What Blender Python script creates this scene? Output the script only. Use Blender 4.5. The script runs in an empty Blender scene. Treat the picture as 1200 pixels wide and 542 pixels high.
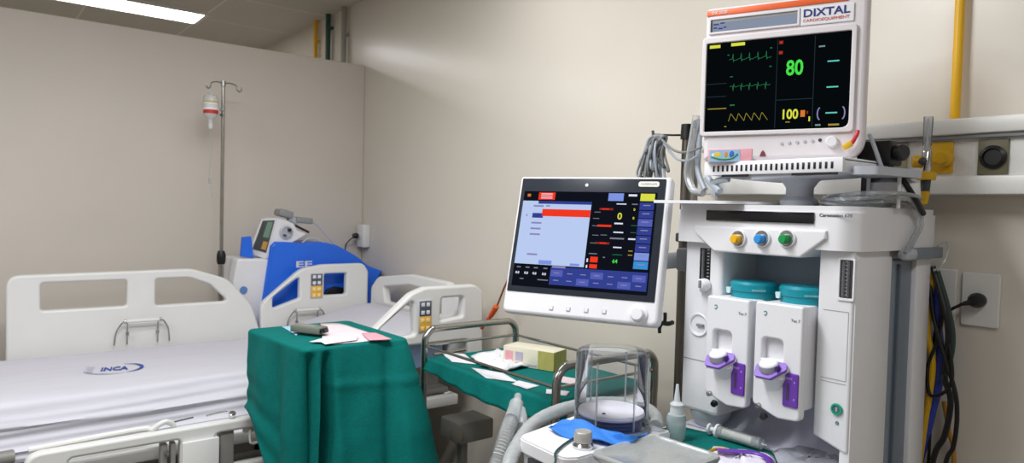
import bpy, bmesh, math, random
from mathutils import Vector, Matrix
random.seed(7)
S = bpy.context.scene
COL = S.collection
EXP = -.1

# ------------------------------------------------------------------ camera
CH = 1.39
A, PT, RL, FL = math.radians(38.5), math.radians(-1.85), math.radians(1.5), 818.0
FW = Vector((math.sin(A)*math.cos(PT), math.cos(A)*math.cos(PT), math.sin(PT)))
R0 = Vector((math.cos(A), -math.sin(A), 0)); U0 = R0.cross(FW)
RT = R0*math.cos(RL) + U0*math.sin(RL); UP = U0*math.cos(RL) - R0*math.sin(RL)
CAM = Vector((0, 0, CH))
def ray(x, y): return FW*FL + RT*(x-600) + UP*(271-y)
def PX(x, y, v): k = ray(x, y); return CAM + k*(v/k.x)
def PY(x, y, v): k = ray(x, y); return CAM + k*(v/k.y)
def PZ(x, y, v): k = ray(x, y); return CAM + k*((v-CH)/k.z)
cd = bpy.data.cameras.new('camera'); cam = bpy.data.objects.new('camera', cd); COL.objects.link(cam)
M3 = Matrix((RT, UP, -FW)).transposed()
cam.matrix_world = Matrix.Translation(CAM) @ M3.to_4x4()
cd.sensor_width = 36; cd.lens = FL/1200*36; cd.clip_start = .02
cd.dof.use_dof = True; cd.dof.focus_distance = 1.6; cd.dof.aperture_fstop = 5.6
S.camera = cam
S.view_settings.view_transform = 'Standard'; S.view_settings.look = 'None'
S.view_settings.exposure = EXP; S.view_settings.gamma = 1; S.view_settings.use_curve_mapping = False

# ------------------------------------------------------------------ materials
def lin(c):
    if isinstance(c, str): c = [int(c[i:i+2], 16)/255 for i in (0, 2, 4)]
    return [((v+.055)/1.055)**2.4 if v > .04045 else v/12.92 for v in c]
def mat(name, c, rough=.5, metal=0, var=.05, scale=12, bump=0, bscale=60, spec=.5, coat=0, stretch=None):
    m = bpy.data.materials.new(name); m.use_nodes = True
    nt = m.node_tree; b = nt.nodes['Principled BSDF']; L = nt.links
    tc = nt.nodes.new('ShaderNodeTexCoord')
    mp = nt.nodes.new('ShaderNodeMapping'); L.new(tc.outputs['Object'], mp.inputs[0])
    if stretch: mp.inputs['Scale'].default_value = stretch
    nz = nt.nodes.new('ShaderNodeTexNoise'); nz.inputs['Scale'].default_value = scale; nz.inputs['Detail'].default_value = 4
    L.new(mp.outputs[0], nz.inputs['Vector'])
    cr = nt.nodes.new('ShaderNodeValToRGB'); c = lin(c)
    cr.color_ramp.elements[0].position = .3; cr.color_ramp.elements[1].position = .7
    cr.color_ramp.elements[0].color = [min(1, v*(1-var)) for v in c]+[1]
    cr.color_ramp.elements[1].color = [min(1, v*(1+var)) for v in c]+[1]
    L.new(nz.outputs['Fac'], cr.inputs[0]); L.new(cr.outputs[0], b.inputs['Base Color'])
    b.inputs['Roughness'].default_value = rough; b.inputs['Metallic'].default_value = metal
    b.inputs['Specular IOR Level'].default_value = spec
    if coat: b.inputs['Coat Weight'].default_value = coat; b.inputs['Coat Roughness'].default_value = .08
    if bump:
        n2 = nt.nodes.new('ShaderNodeTexNoise'); n2.inputs['Scale'].default_value = bscale; n2.inputs['Detail'].default_value = 5
        L.new(mp.outputs[0], n2.inputs['Vector'])
        bp = nt.nodes.new('ShaderNodeBump'); bp.inputs['Strength'].default_value = bump; bp.inputs['Distance'].default_value = .01
        L.new(n2.outputs['Fac'], bp.inputs['Height']); L.new(bp.outputs[0], b.inputs['Normal'])
    return m
def emit(name, c, k=1.0):
    m = bpy.data.materials.new(name); m.use_nodes = True; nt = m.node_tree
    nt.nodes.clear(); o = nt.nodes.new('ShaderNodeOutputMaterial'); e = nt.nodes.new('ShaderNodeEmission')
    e.inputs[0].default_value = lin(c)+[1]; e.inputs[1].default_value = k/2**EXP
    nt.links.new(e.outputs[0], o.inputs[0]); return m
def clear(name, c, opac=.12, rough=.05, edge=.35):
    """clear plastic: see-through with a fresnel gloss and a little haze of its own colour"""
    m = bpy.data.materials.new(name); m.use_nodes = True; nt = m.node_tree; L = nt.links
    nt.nodes.clear(); o = nt.nodes.new('ShaderNodeOutputMaterial')
    t = nt.nodes.new('ShaderNodeBsdfTransparent'); t.inputs[0].default_value = [1-.35*(1-v) for v in lin(c)]+[1]
    d = nt.nodes.new('ShaderNodeBsdfPrincipled'); d.inputs['Base Color'].default_value = lin(c)+[1]; d.inputs['Roughness'].default_value = .3
    nz = nt.nodes.new('ShaderNodeTexNoise'); nz.inputs['Scale'].default_value = 25
    mr = nt.nodes.new('ShaderNodeMapRange'); mr.inputs['To Min'].default_value = opac*.8; mr.inputs['To Max'].default_value = opac*1.2
    L.new(nz.outputs['Fac'], mr.inputs['Value'])
    lw = nt.nodes.new('ShaderNodeLayerWeight'); lw.inputs[0].default_value = .35
    ad = nt.nodes.new('ShaderNodeMath'); ad.operation = 'MULTIPLY_ADD'; ad.inputs[1].default_value = edge; lw.inputs[0].default_value = .25; ad.use_clamp = True
    L.new(lw.outputs['Facing'], ad.inputs[0]); L.new(mr.outputs[0], ad.inputs[2])
    g = nt.nodes.new('ShaderNodeBsdfGlossy'); g.inputs['Roughness'].default_value = rough
    mx = nt.nodes.new('ShaderNodeMixShader'); L.new(ad.outputs[0], mx.inputs[0]); L.new(t.outputs[0], mx.inputs[1]); L.new(d.outputs[0], mx.inputs[2])
    fr = nt.nodes.new('ShaderNodeFresnel'); fr.inputs[0].default_value = 1.35
    m2 = nt.nodes.new('ShaderNodeMixShader'); L.new(fr.outputs[0], m2.inputs[0]); L.new(mx.outputs[0], m2.inputs[1]); L.new(g.outputs[0], m2.inputs[2])
    L.new(m2.outputs[0], o.inputs[0]); return m

WALL = mat('wall_paint', 'dad3c7', .25, var=.025, scale=1.3, bump=.04, bscale=8, spec=.45)
PART = mat('partition_paint', 'd7cfc5', .5, var=.03, scale=1.5, bump=.05, bscale=9, spec=.35)
WHITE = mat('white_plastic', 'e6e6ea', .35, var=.015)
WHITE2 = mat('white_enamel', 'e2e1dd', .38, var=.02)
BEDW = mat('bed_plastic', 'e3e3e1', .38, var=.015)
DIXW = mat('warm_white_plastic', 'dfd9dc', .4, var=.02)
GREYW = mat('pale_grey_plastic', 'b9bdc6', .45, var=.03)
GREYB = mat('blue_grey_metal', '7c8896', .4, .2, var=.04)
GREYM = mat('mid_grey_plastic', '8b8d90', .5, var=.05)
DGREY = mat('dark_grey_plastic', '3a3d42', .45, var=.08)
BLACK = mat('black_plastic', '0e0e10', .4, var=.1)
GLOSSB = mat('black_glass', '14161b', .12, var=.05, spec=.5)
GAP = mat('shadow_gap_rubber', '4c5058', .8, var=.05)
STEEL = mat('stainless_steel', 'a9a7a2', .25, 1, var=.06, scale=40)
DSTEEL = mat('dull_steel', '77726a', .38, 1, var=.08, scale=30)
CHROME = mat('chrome', 'd0d0d2', .15, 1, var=.03)
GREEN = mat('green_surgical_cloth', '066f6a', .85, var=.07, scale=40, bump=.25, bscale=240, spec=.15)
SHEET = mat('white_bed_sheet', 'd3d2db', .8, var=.02, bump=.12, bscale=30, spec=.2, stretch=(.4, 2.5, 2.5))
LBLUE = mat('light_blue_vinyl', '9db8e2', .5, var=.03)
BLUE = mat('bright_blue_plastic', '236ce6', .35, var=.04)
BLUEC = mat('blue_nonwoven', '2f7bd6', .75, var=.06, bump=.2, bscale=150)
DBLUE = mat('dark_blue_rubber', '24407e', .5, var=.06)
INK = mat('blue_print', '3f56a8', .8, var=.1)
INKL = mat('faint_print', 'b4b0c6', .8, var=.1)
YEL = mat('yellow_enamel', 'e9b312', .4, var=.04)
YELD = mat('yellow_plastic', 'd9aa18', .4, var=.05)
ORANGE = mat('orange_plastic', 'e9662f', .45, var=.05)
RED = mat('red_plastic', 'c62f30', .45, var=.05)
PINK = mat('pink_paper', 'e6a4b0', .7, var=.04)
PAPER = mat('white_paper', 'e9e8ee', .8, var=.03, bump=.1, bscale=30)
PAPERP = mat('pink_tinted_paper', 'ead9df', .8, var=.05)
PAPERB = mat('pale_blue_paper', 'a9d0ea', .7, var=.05)
DIALP = mat('dial_purple', '8a66c4', .4, var=.04)
PURPLE = mat('purple_plastic', '6a35a8', .35, var=.05)
LILAC = mat('lilac_plastic', 'ad93d6', .4, var=.05)
TEAL = mat('teal_plastic', '0f8c9c', .35, var=.04)
GRN = mat('green_plastic', '12904a', .4, var=.05)
DGRN = mat('dark_green_enamel', '1c4a3c', .45, var=.06)
SKYB = mat('sky_blue_plastic', '2e8fd8', .35, var=.05)
GPIPE = mat('grey_enamel', '9b9990', .5, var=.05)
CARD = mat('cream_cardboard', 'e4dfca', .7, var=.03)
CARDG = mat('olive_cardboard', 'b5ae62', .7, var=.08, scale=30)
FLOOR = mat('vinyl_floor', '6f6a62', .35, var=.08, scale=6)
TAUPE = mat('taupe_metal', '8d8b86', .5, .2, var=.06)  # even taupe grey base colour for bed metalwork and the boxed unit
GAUZE = mat('white_gauze', 'eff0f2', .9, var=.03, bump=.4, bscale=120)
LEADG = mat('grey_lead_rubber', '7e8080', .5, var=.08)
HOSEG = mat('grey_hose', '9aa3ad', .4, var=.06)
BEIGE = mat('beige_outlet', 'a7a184', .5, var=.06)
ORNG2 = mat('orange_rubber', 'dd5a1c', .5, var=.06)
BROWNW = mat('copper_wire', '8a4a28', .5, var=.06)
CLEARP = clear('clear_plastic', 'e6eef2', .012, .05, .16)
CLEARH = clear('hazy_plastic', 'eaeff3', .22, .15, .35)
CLEARF = clear('frosted_plastic', 'eef3f5', .36, .2, .3)
CLEARC = clear('container_plastic', 'f6fbfa', .24, .15, .35)
CLEARR = clear('corrugated_plastic', 'f2f6f8', .28, .1, .45)
CLEARB = clear('clear_bottle', 'f2f3f0', .6, .15)
GLASS = clear('clear_tube_glass', 'e6e9ee', .12, .1, .3)
# screen light
E_W = emit('screen_white', 'dfe4f4'); E_PALE = emit('screen_pale_blue', 'b9cbf0'); E_BLK = emit('screen_black', '10131c', 1)
E_RED = emit('screen_red', 'f03a22'); E_NAVY = emit('screen_navy', '34418f'); E_BLU = emit('screen_blue', '5560b4'); E_LBL = emit('screen_light_blue', '7e94e0')
E_CYB = emit('screen_cyan_blue', '3a8fd0'); E_YEL = emit('screen_yellow', 'd9dd4a'); E_YLO = emit('screen_dim_yellow', '9c8c3a'); E_GRN = emit('screen_green', '49e04a')
E_GRD = emit('screen_dim_green', '247048'); E_CYN = emit('screen_cyan', '64c9bc'); E_GRY = emit('screen_grey', '7c7f8c'); E_LAV = emit('screen_lavender', '8b88b8')
E_DRK = emit('screen_dark', '060a0c'); E_LCD = emit('screen_lcd', '8d97ab', .9); E_DRED = emit('screen_dim_red', '8e2a20'); E_LIN = emit('screen_line', '24323a')
E_TEAL = emit('screen_teal_dim', '7fa79e', .8); E_ORG = emit('screen_orange', 'd87830')

# ------------------------------------------------------------------ mesh builder
def rounded(poly, r, n=5):
    """round the corners of a polygon; r a number or one per corner"""
    out = []; N = len(poly)
    for i in range(N):
        p = Vector(poly[i][:2]); a = Vector(poly[i-1][:2]); b = Vector(poly[(i+1) % N][:2])
        rr = r[i] if isinstance(r, (list, tuple)) else r
        if rr <= 0: out.append(tuple(p)); continue
        da, db = (a-p), (b-p); la, lb = da.length, db.length; da.normalize(); db.normalize()
        ang = da.angle(db); t = min(rr/max(math.tan(ang/2), 1e-4), la*.48, lb*.48)
        p0, p1 = p+da*t, p+db*t
        for k in range(n+1):
            s = k/n; out.append(tuple(p0*(1-s)**2 + p*2*s*(1-s) + p1*s*s))
    return out
def rrect(x0, z0, x1, z1, r, n=5): return rounded([(x0, z0), (x1, z0), (x1, z1), (x0, z1)], r, n)
def spline(pts, n=8, closed=False):
    P = [Vector(p) for p in pts]; out = []; N = len(P)
    for i in range(N if closed else N-1):
        if closed: p0, p1, p2, p3 = P[i-1], P[i], P[(i+1) % N], P[(i+2) % N]
        else: p0, p1, p2, p3 = P[max(i-1, 0)], P[i], P[i+1], P[min(i+2, N-1)]
        for k in range(n):
            t = k/n
            out.append(.5*((2*p1)+(p2-p0)*t+(2*p0-5*p1+4*p2-p3)*t*t+(3*p1-p0-3*p2+p3)*t**3))
    if not closed: out.append(P[-1])
    return out
class MB:
    def __init__(self): self.bm = bmesh.new(); self.mats = []
    def mi(self, m):
        if m not in self.mats: self.mats.append(m)
        return self.mats.index(m)
    def _fin(self, faces, m):
        i = self.mi(m)
        for f in faces: f.material_index = i
    def box(self, c, s, m, bev=0, rot=None, seg=2):
        r = bmesh.ops.create_cube(self.bm, size=1); vs = r['verts']
        T = Matrix.Translation(Vector(c)) @ (rot.to_4x4() if rot is not None else Matrix()) @ Matrix.Diagonal((*s, 1))
        bmesh.ops.transform(self.bm, matrix=T, verts=vs)
        fs = set(f for v in vs for f in v.link_faces)
        if bev:
            es = list(set(e for v in vs for e in v.link_edges))
            r2 = bmesh.ops.bevel(self.bm, geom=es, offset=bev, segments=seg, affect='EDGES', profile=.5)
            fs = set(f for f in fs if f.is_valid) | set(r2['faces'])
            fs |= set(f for v in r2['verts'] for f in v.link_faces)
        self._fin([f for f in fs if f.is_valid], m); return self
    def bx(self, x0, x1, y0, y1, z0, z1, m, bev=0):
        return self.box(((x0+x1)/2, (y0+y1)/2, (z0+z1)/2), (abs(x1-x0), abs(y1-y0), abs(z1-z0)), m, bev)
    def cyl(self, p0, p1, r, m, r2=None, seg=24, bev=0):
        p0, p1 = Vector(p0), Vector(p1); d = p1-p0; L = d.length; r2 = r if r2 is None else r2
        prof = [(0, 0), (r, 0), (r2, L), (0, L)] if not bev else [(0, 0), (r-bev, 0), (r, bev), (r2, L-bev), (r2-bev, L), (0, L)]
        return self.lathe(prof, p0, d, m, seg)
    def lathe(self, prof, o, axis, m, seg=24):
        q = Vector(axis).normalized().to_track_quat('Z', 'Y').to_matrix(); o = Vector(o); rings = []
        for r, z in prof:
            if r <= 1e-6: rings.append([self.bm.verts.new(o+q@Vector((0, 0, z)))])
            else: rings.append([self.bm.verts.new(o+q@Vector((r*math.cos(2*math.pi*k/seg), r*math.sin(2*math.pi*k/seg), z))) for k in range(seg)])
        fs = []
        for a, b in zip(rings[:-1], rings[1:]):
            for k in range(seg):
                j = (k+1) % seg
                if len(a) == 1 and len(b) == 1: continue
                if len(a) == 1: vs = [a[0], b[j], b[k]]
                elif len(b) == 1: vs = [a[k], a[j], b[0]]
                else: vs = [a[k], a[j], b[j], b[k]]
                fs.append(self.bm.faces.new(vs))
        self._fin(fs, m); return self
    def sph(self, c, r, m, s=(1, 1, 1), seg=16):
        r_ = bmesh.ops.create_uvsphere(self.bm, u_segments=seg, v_segments=max(8, seg//2), radius=r)
        bmesh.ops.transform(self.bm, matrix=Matrix.Translation(Vector(c)) @ Matrix.Diagonal((*s, 1)), verts=r_['verts'])
        self._fin(set(f for v in r_['verts'] for f in v.link_faces), m); return self
    def tube(self, pts, r, m, seg=10, smooth=0, closed=False, ring=None):
        if smooth: pts = spline(pts, smooth, closed)
        P = [Vector(p) for p in pts]; N = len(P); rings = []; up = None
        for i in range(N):
            if closed: t = P[(i+1) % N]-P[i-1]
            else: t = P[min(i+1, N-1)]-P[max(i-1, 0)]
            t.normalize()
            if up is None: up = t.orthogonal().normalized()
            up = (up - t*up.dot(t))
            if up.length < 1e-5: up = t.orthogonal()
            up.normalize(); sd = t.cross(up)
            rr = r if ring is None else (r*ring[0] if (i//ring[1]) % 2 else r)
            rings.append([self.bm.verts.new(P[i]+(up*math.cos(2*math.pi*k/seg)+sd*math.sin(2*math.pi*k/seg))*rr) for k in range(seg)])
        fs = []
        pairs = list(zip(rings[:-1], rings[1:]))
        if closed: pairs.append((rings[-1], rings[0]))
        for a, b in pairs:
            for k in range(seg):
                j = (k+1) % seg; fs.append(self.bm.faces.new([a[k], a[j], b[j], b[k]]))
        if not closed:
            fs.append(self.bm.faces.new(rings[0][::-1])); fs.append(self.bm.faces.new(rings[-1]))
        self._fin(fs, m); return self
    def prism(self, poly, lo, hi, m, T=None):
        """extrude a polygon: 2-D (a,b) -> T @ (a,b,h); T default: a=x, b=z, h=y"""
        if T is None: T = Matrix(((1, 0, 0, 0), (0, 0, 1, 0), (0, 1, 0, 0), (0, 0, 0, 1)))
        a = [self.bm.verts.new(T @ Vector((p[0], p[1], lo))) for p in poly]
        b = [self.bm.verts.new(T @ Vector((p[0], p[1], hi))) for p in poly]
        fs = [self.bm.faces.new(a), self.bm.faces.new(b[::-1])]
        N = len(a)
        for i in range(N): fs.append(self.bm.faces.new([a[i], b[i], b[(i+1) % N], a[(i+1) % N]]))
        self._fin(fs, m); return self
    def _curve(self, splines, depth, bev, T, m):
        cu = bpy.data.curves.new('tmp', 'CURVE'); cu.dimensions = '2D'; cu.fill_mode = 'BOTH'
        cu.extrude = max(depth/2-bev, 0); cu.bevel_depth = bev; cu.bevel_resolution = 2; cu.offset = -bev
        for sp in splines:
            s = cu.splines.new('POLY'); s.points.add(len(sp)-1); s.use_cyclic_u = True
            for i, p in enumerate(sp): s.points[i].co = (p[0], p[1], 0, 1)
        self._conv(cu, T, m)
    def _conv(self, cu, T, m):
        o = bpy.data.objects.new('tmp', cu); COL.objects.link(o); bpy.context.view_layer.update()
        me = bpy.data.meshes.new_from_object(o.evaluated_get(bpy.context.evaluated_depsgraph_get()))
        bpy.data.objects.remove(o); bpy.data.curves.remove(cu)
        me.transform(T); old = set(self.bm.faces); self.bm.from_mesh(me); bpy.data.meshes.remove(me)
        i = self.mi(m)
        for f in self.bm.faces:
            if f not in old: f.material_index = i
    def panel(self, outline, holes, y0, y1, m, bev=.004, T=None):
        """flat panel with holes, outline in (x,z), thick from y0 to y1"""
        if T is None: T = Matrix(((1, 0, 0, 0), (0, 0, -1, (y0+y1)/2), (0, 1, 0, 0), (0, 0, 0, 1)))
        self._curve([outline]+list(holes), abs(y1-y0), bev, T, m); return self
    def text(self, s, x, z, h, m, y=0, al='LEFT', w=None, bold=0, depth=.0004, T=None):
        """lettering standing on the plane y (facing -y); h = capital height; w = forced width"""
        cu = bpy.data.curves.new('tmp', 'FONT'); cu.body = s; cu.size = h/.69; cu.extrude = depth; cu.offset = bold*h
        cu.align_x = al; cu.resolution_u = 3
        sx = 1
        if w:
            o = bpy.data.objects.new('tmp', cu); COL.objects.link(o); bpy.context.view_layer.update()
            sx = w/max(o.dimensions.x, 1e-6); bpy.data.objects.remove(o)
        if T is None: T = Matrix(((sx, 0, 0, x), (0, 0, -1, y), (0, 1, 0, z), (0, 0, 0, 1)))
        else: T = T @ Matrix(((sx, 0, 0, x), (0, 1, 0, z), (0, 0, 1, 0), (0, 0, 0, 1)))
        self._conv(cu, T, m); return self
    def quad(self, x0, z0, x1, z1, y, m, th=.0004):
        return self.bx(min(x0, x1), max(x0, x1), y-th, y, min(z0, z1), max(z0, z1), m)
    def line(self, pts, w, y, m):
        """polyline drawn on plane y"""
        for a, b in zip(pts[:-1], pts[1:]):
            a, b = Vector(a), Vector(b); d = (b-a)
            if d.length < 1e-6: continue
            n = Vector((-d.y, d.x)).normalized()*w/2; e = d.normalized()*w*.3
            vs = [self.bm.verts.new((p.x, y, p.y)) for p in (a+n-e, a-n-e, b-n+e, b+n+e)]
            self._fin([self.bm.faces.new(vs)], m)
        return self
    def grid(self, rows, m, closed=False):
        V = [[self.bm.verts.new(p) for p in r] for r in rows]; fs = []
        for a, b in zip(V[:-1], V[1:]):
            n = len(a)
            for k in range(n if closed else n-1):
                j = (k+1) % n; fs.append(self.bm.faces.new([a[k], a[j], b[j], b[k]]))
        self._fin(fs, m); return V
    def build(self, name, parent=None, world=False, smooth=.6, solid=0, **kw):
        if world and parent is not None: bmesh.ops.transform(self.bm, matrix=wm(parent).inverted(), verts=self.bm.verts[:])
        bmesh.ops.recalc_face_normals(self.bm, faces=self.bm.faces[:])
        me = bpy.data.meshes.new(name); self.bm.to_mesh(me); self.bm.free()
        for mm in self.mats: me.materials.append(mm)
        if smooth:
            me.shade_smooth(); me.set_sharp_from_angle(angle=smooth)
        o = bpy.data.objects.new(name, me); COL.objects.link(o)
        if parent is not None: o.parent = parent
        if solid:
            md = o.modifiers.new('solid', 'SOLIDIFY'); md.thickness = solid; md.offset = 0
        for k, v in kw.items(): o[k] = v
        return o
def wm(o):
    M = o.matrix_basis.copy()
    while o.parent is not None: o = o.parent; M = o.matrix_basis @ M
    return M
def thing(name, label, cat, loc=(0, 0, 0), rot=None, group=None):
    o = bpy.data.objects.new(name, None); o.empty_display_size = .05
    M = Matrix.Translation(Vector(loc))
    if rot is not None: M = M @ (rot if isinstance(rot, Matrix) else Matrix.Rotation(rot, 3, 'Z')).to_4x4()
    o.matrix_world = M; COL.objects.link(o); o['label'] = label; o['category'] = cat
    if group: o['group'] = group
    return o
def tag(o, label, cat, group=None):
    o['label'] = label; o['category'] = cat
    if group: o['group'] = group
    return o
def struct(name, mb, **k):
    o = mb.build(name, **k); o['kind'] = 'structure'; return o
def onto(t, px, py, y=0.0):
    """photo pixel -> point of the plane y=const in the frame of thing t, as local (x,z)"""
    I = wm(t).inverted(); a = I @ CAM; d = I.to_3x3() @ ray(px, py); k = (y-a.y)/d.y
    p = a+d*k; return p.x, p.z
def move_copy(t, loc, rz=None, label=None):
    c = t.copy(); COL.objects.link(c); c.location = loc
    if rz is not None: c.rotation_euler = (0, 0, rz)
    if label: c['label'] = label
    for ch in list(t.children):
        k = ch.copy(); COL.objects.link(k); k.parent = c
        for g in list(ch.children):
            q = g.copy(); COL.objects.link(q); q.parent = k
    return c

# ================================================================== the room
XW, YP, ZC = 1.86, 3.75, 2.585
X0, Y0, Y1 = -2.6, -2.0, 6.4
struct('floor', MB().bx(X0-.1, XW+.1, Y0-.1, Y1+.1, -.06, 0, FLOOR))
struct('wall_right', MB().bx(XW, XW+.12, Y0, Y1, 0, ZC+.04, WALL))
struct('wall_left', MB().bx(X0-.12, X0, Y0, Y1, 0, ZC+.04, PART))
struct('wall_front', MB().bx(X0, XW, Y0-.12, Y0, 0, ZC+.04, PART))
struct('wall_far', MB().bx(X0, XW, Y1, Y1+.12, 0, ZC+.04, PART))
struct('wall_back', MB().bx(X0, XW-.001, YP, YP+.09, 0, 2.2, PART, .004))
# ceiling tiles in a thin metal grid
def ceiling_mat():
    m = bpy.data.materials.new('ceiling_tile'); m.use_nodes = True; nt = m.node_tree; L = nt.links
    b = nt.nodes['Principled BSDF']; tc = nt.nodes.new('ShaderNodeTexCoord')
    mp = nt.nodes.new('ShaderNodeMapping'); mp.inputs['Location'].default_value = (.0, .1, 0)
    L.new(tc.outputs['Object'], mp.inputs[0])
    bk = nt.nodes.new('ShaderNodeTexBrick'); bk.offset = 0; bk.inputs['Scale'].default_value = 1
    bk.inputs['Brick Width'].default_value = .625; bk.inputs['Row Height'].default_value = .625; bk.inputs['Mortar Size'].default_value = .006
    bk.inputs['Mortar Smooth'].default_value = .1
    bk.inputs['Color1'].default_value = lin('d2cec6')+[1]; bk.inputs['Color2'].default_value = lin('cbc7bf')+[1]; bk.inputs['Mortar'].default_value = lin('ebe9e3')+[1]
    L.new(mp.outputs[0], bk.inputs['Vector']); L.new(bk.outputs['Color'], b.inputs['Base Color']); b.inputs['Roughness'].default_value = .8
    return m
struct('ceiling', MB().bx(X0-.1, XW+.1, Y0-.1, Y1+.1, ZC, ZC+.08, ceiling_mat()))

def lamp_light(name, loc, sx, sy, p, c=(.97, .985, 1)):
    l = bpy.data.lights.new(name, 'AREA'); l.shape = 'RECTANGLE'; l.size = sx; l.size_y = sy; l.energy = p; l.color = c
    o = bpy.data.objects.new(name, l); COL.objects.link(o); o.location = loc; return o
# the fluorescent fitting beyond the partition
t = thing('ceiling_light', 'long white fluorescent ceiling light beyond the partition', 'ceiling light', (.62, 4.89, ZC))
d = MB().bx(-.615, .615, -.135, .135, -.012, -.004, emit('lamp_diffuser', 'ffffff', 13)).build('diffuser', t)
f = MB()
for a in (((-.64, .64), (-.155, -.135)), ((-.64, .64), (.135, .155)), ((-.64, -.615), (-.135, .135)), ((.615, .64), (-.135, .135))):
    f.bx(*a[0], *a[1], -.016, 0, WHITE2)
f.build('frame', t)
lamp_light('room_light_middle', (.25, 1.3, ZC-.02), 1.25, .3, 42)
lamp_light('room_light_corner', (1.0, 2.0, ZC-.02), 1.0, .3, 10)
lamp_light('room_light_left', (-1.2, 2.0, ZC-.02), 1.25, .3, 26)
lamp_light('room_light_front', (.3, -.5, ZC-.02), 1.25, .3, 16)
lamp_light('far_room_light', (-1.2, 4.9, ZC-.02), 1.25, .3, 22)
w = bpy.data.worlds.new('world'); S.world = w; w.use_nodes = True
w.node_tree.nodes['Background'].inputs[0].default_value = (.8, .85, 1, 1); w.node_tree.nodes['Background'].inputs[1].default_value = .05

# pipes on the right wall
def wall_pipe(name, y, r, m, z0, z1, label, clips):
    t = thing(name, label, 'pipe', (XW-r-.012, y, z0))
    MB().cyl((0, 0, 0), (0, 0, z1-z0), r, m).build('pipe_run', t)
    for z in clips:
        MB().bx(-.003, r+.012, -r-.006, r+.006, z-z0-.008, z-z0+.008, m, .002).build('pipe_clip', t)
wall_pipe('gas_pipe', 4.42, .014, YEL, 0, ZC, 'yellow gas pipe up the wall behind the partition, furthest from the camera', (2.45,))
wall_pipe('gas_pipe', 4.22, .016, DGRN, 0, ZC, 'dark green gas pipe up the wall behind the partition', (2.5,))
wall_pipe('conduit_pipe', 3.99, .016, GPIPE, 0, ZC, 'grey conduit pipe up the wall just behind the partition', (2.42,))
wall_pipe('gas_pipe', .648, .0105, YEL, 1.624, ZC, 'bright yellow gas pipe running up the wall above the gas rail', (2.3,))

# ------------------------------------------------------------------ medical gas rail on the right wall
rail = thing('medical_gas_rail', 'long white medical gas rail with outlets on the right wall', 'wall rail', (1.79, .3, 1.45))
# local x = +X into wall, local y = world Y; built in world coordinates
ya, yb = -1.4, 1.32
MB().bx(1.80, XW-.001, ya, yb, 1.45, 1.615, WHITE2, .004).build('back_panel', rail, world=True)
MB().bx(1.775, XW-.001, ya, yb, 1.585, 1.622, WHITE2, .006).build('top_ledge', rail, world=True)
MB().bx(1.785, 1.80, ya, yb, 1.576, 1.584, GREYM, .001).build('groove_strip', rail, world=True)
MB().bx(1.778, XW-.001, ya, yb, 1.449, 1.492, WHITE2, .006).build('bottom_ledge', rail, world=True)
def outlet_plate(px0, py0, px1, py1, m):
    a, b = PX(px0, py0, 1.797), PX(px1, py1, 1.797)
    return MB().bx(1.794, 1.802, b.y, a.y, b.z, a.z, m, .002)
o1 = outlet_plate(1040, 168, 1062, 204, BEIGE).build('outlet_plate', rail, world=True)
o2 = outlet_plate(1091, 167, 1116, 203, YELD).build('outlet_plate', rail, world=True, label='yellow outlet plate')
p = PX(1108, 186, 1.79)
MB().lathe([(0, 0), (.019, 0), (.019, .012), (.013, .02), (.013, .032), (0, .032)], p, (-1, 0, 0), YELD).build('outlet_nozzle', o2, world=True, label='yellow gas nozzle')
o3 = outlet_plate(1147, 164, 1181, 204, mat('olive_outlet', '6f6a52', .5)).build('outlet_plate', rail, world=True, label='dark olive outlet plate')
p = PX(1164, 184, 1.794)
MB().lathe([(0, 0), (.026, 0), (.026, .006), (.019, .01), (.017, .004), (0, .004)], p, (-1, 0, 0), BLACK).build('socket', o3, world=True, label='round black socket')

# flowmeter clipped in the yellow outlet
c = PX(1086, 185, 1.735)
fm = thing('flowmeter', 'clear tube flowmeter with yellow knobs on the gas rail', 'flowmeter', c)
MB().lathe([(.008, .012), (.0105, .09), (.0095, .094), (.0085, .094), (.0085, .012)], (0, 0, 0), (0, 0, 1), GLASS, 16).build('sight_tube', fm)
MB().cyl((0, 0, .012), (0, 0, .088), .0022, WHITE).build('float_rod', fm)
MB().lathe([(0, -.03), (.011, -.03), (.011, .012), (.009, .016), (0, .016)], (0, 0, 0), (0, 0, 1), CHROME, 16).cyl((0, 0, -.006), (.06, -.014, -.003), .007, YELD).build('valve_body', fm)
MB().lathe([(0, 0), (.0145, 0), (.0145, .016), (.011, .019), (0, .019)], (-.004, .01, -.008), (-.5, .85, 0), YELD, 16).build('control_knob', fm)
MB().sph((-.017, .002, -.008), .0085, DGREY).build('knob_cap', fm)
MB().lathe([(.011, -.05), (.02, -.05), (.021, -.034), (.011, -.03)], (0, 0, 0), (0, 0, 1), YELD, 20).build('collar', fm)
MB().cyl((0, 0, -.076), (0, 0, -.05), .009, DGREY, .011).cyl((0, 0, -.105), (0, 0, -.076), .006, YELD, .01).build('hose_barb', fm)

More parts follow.
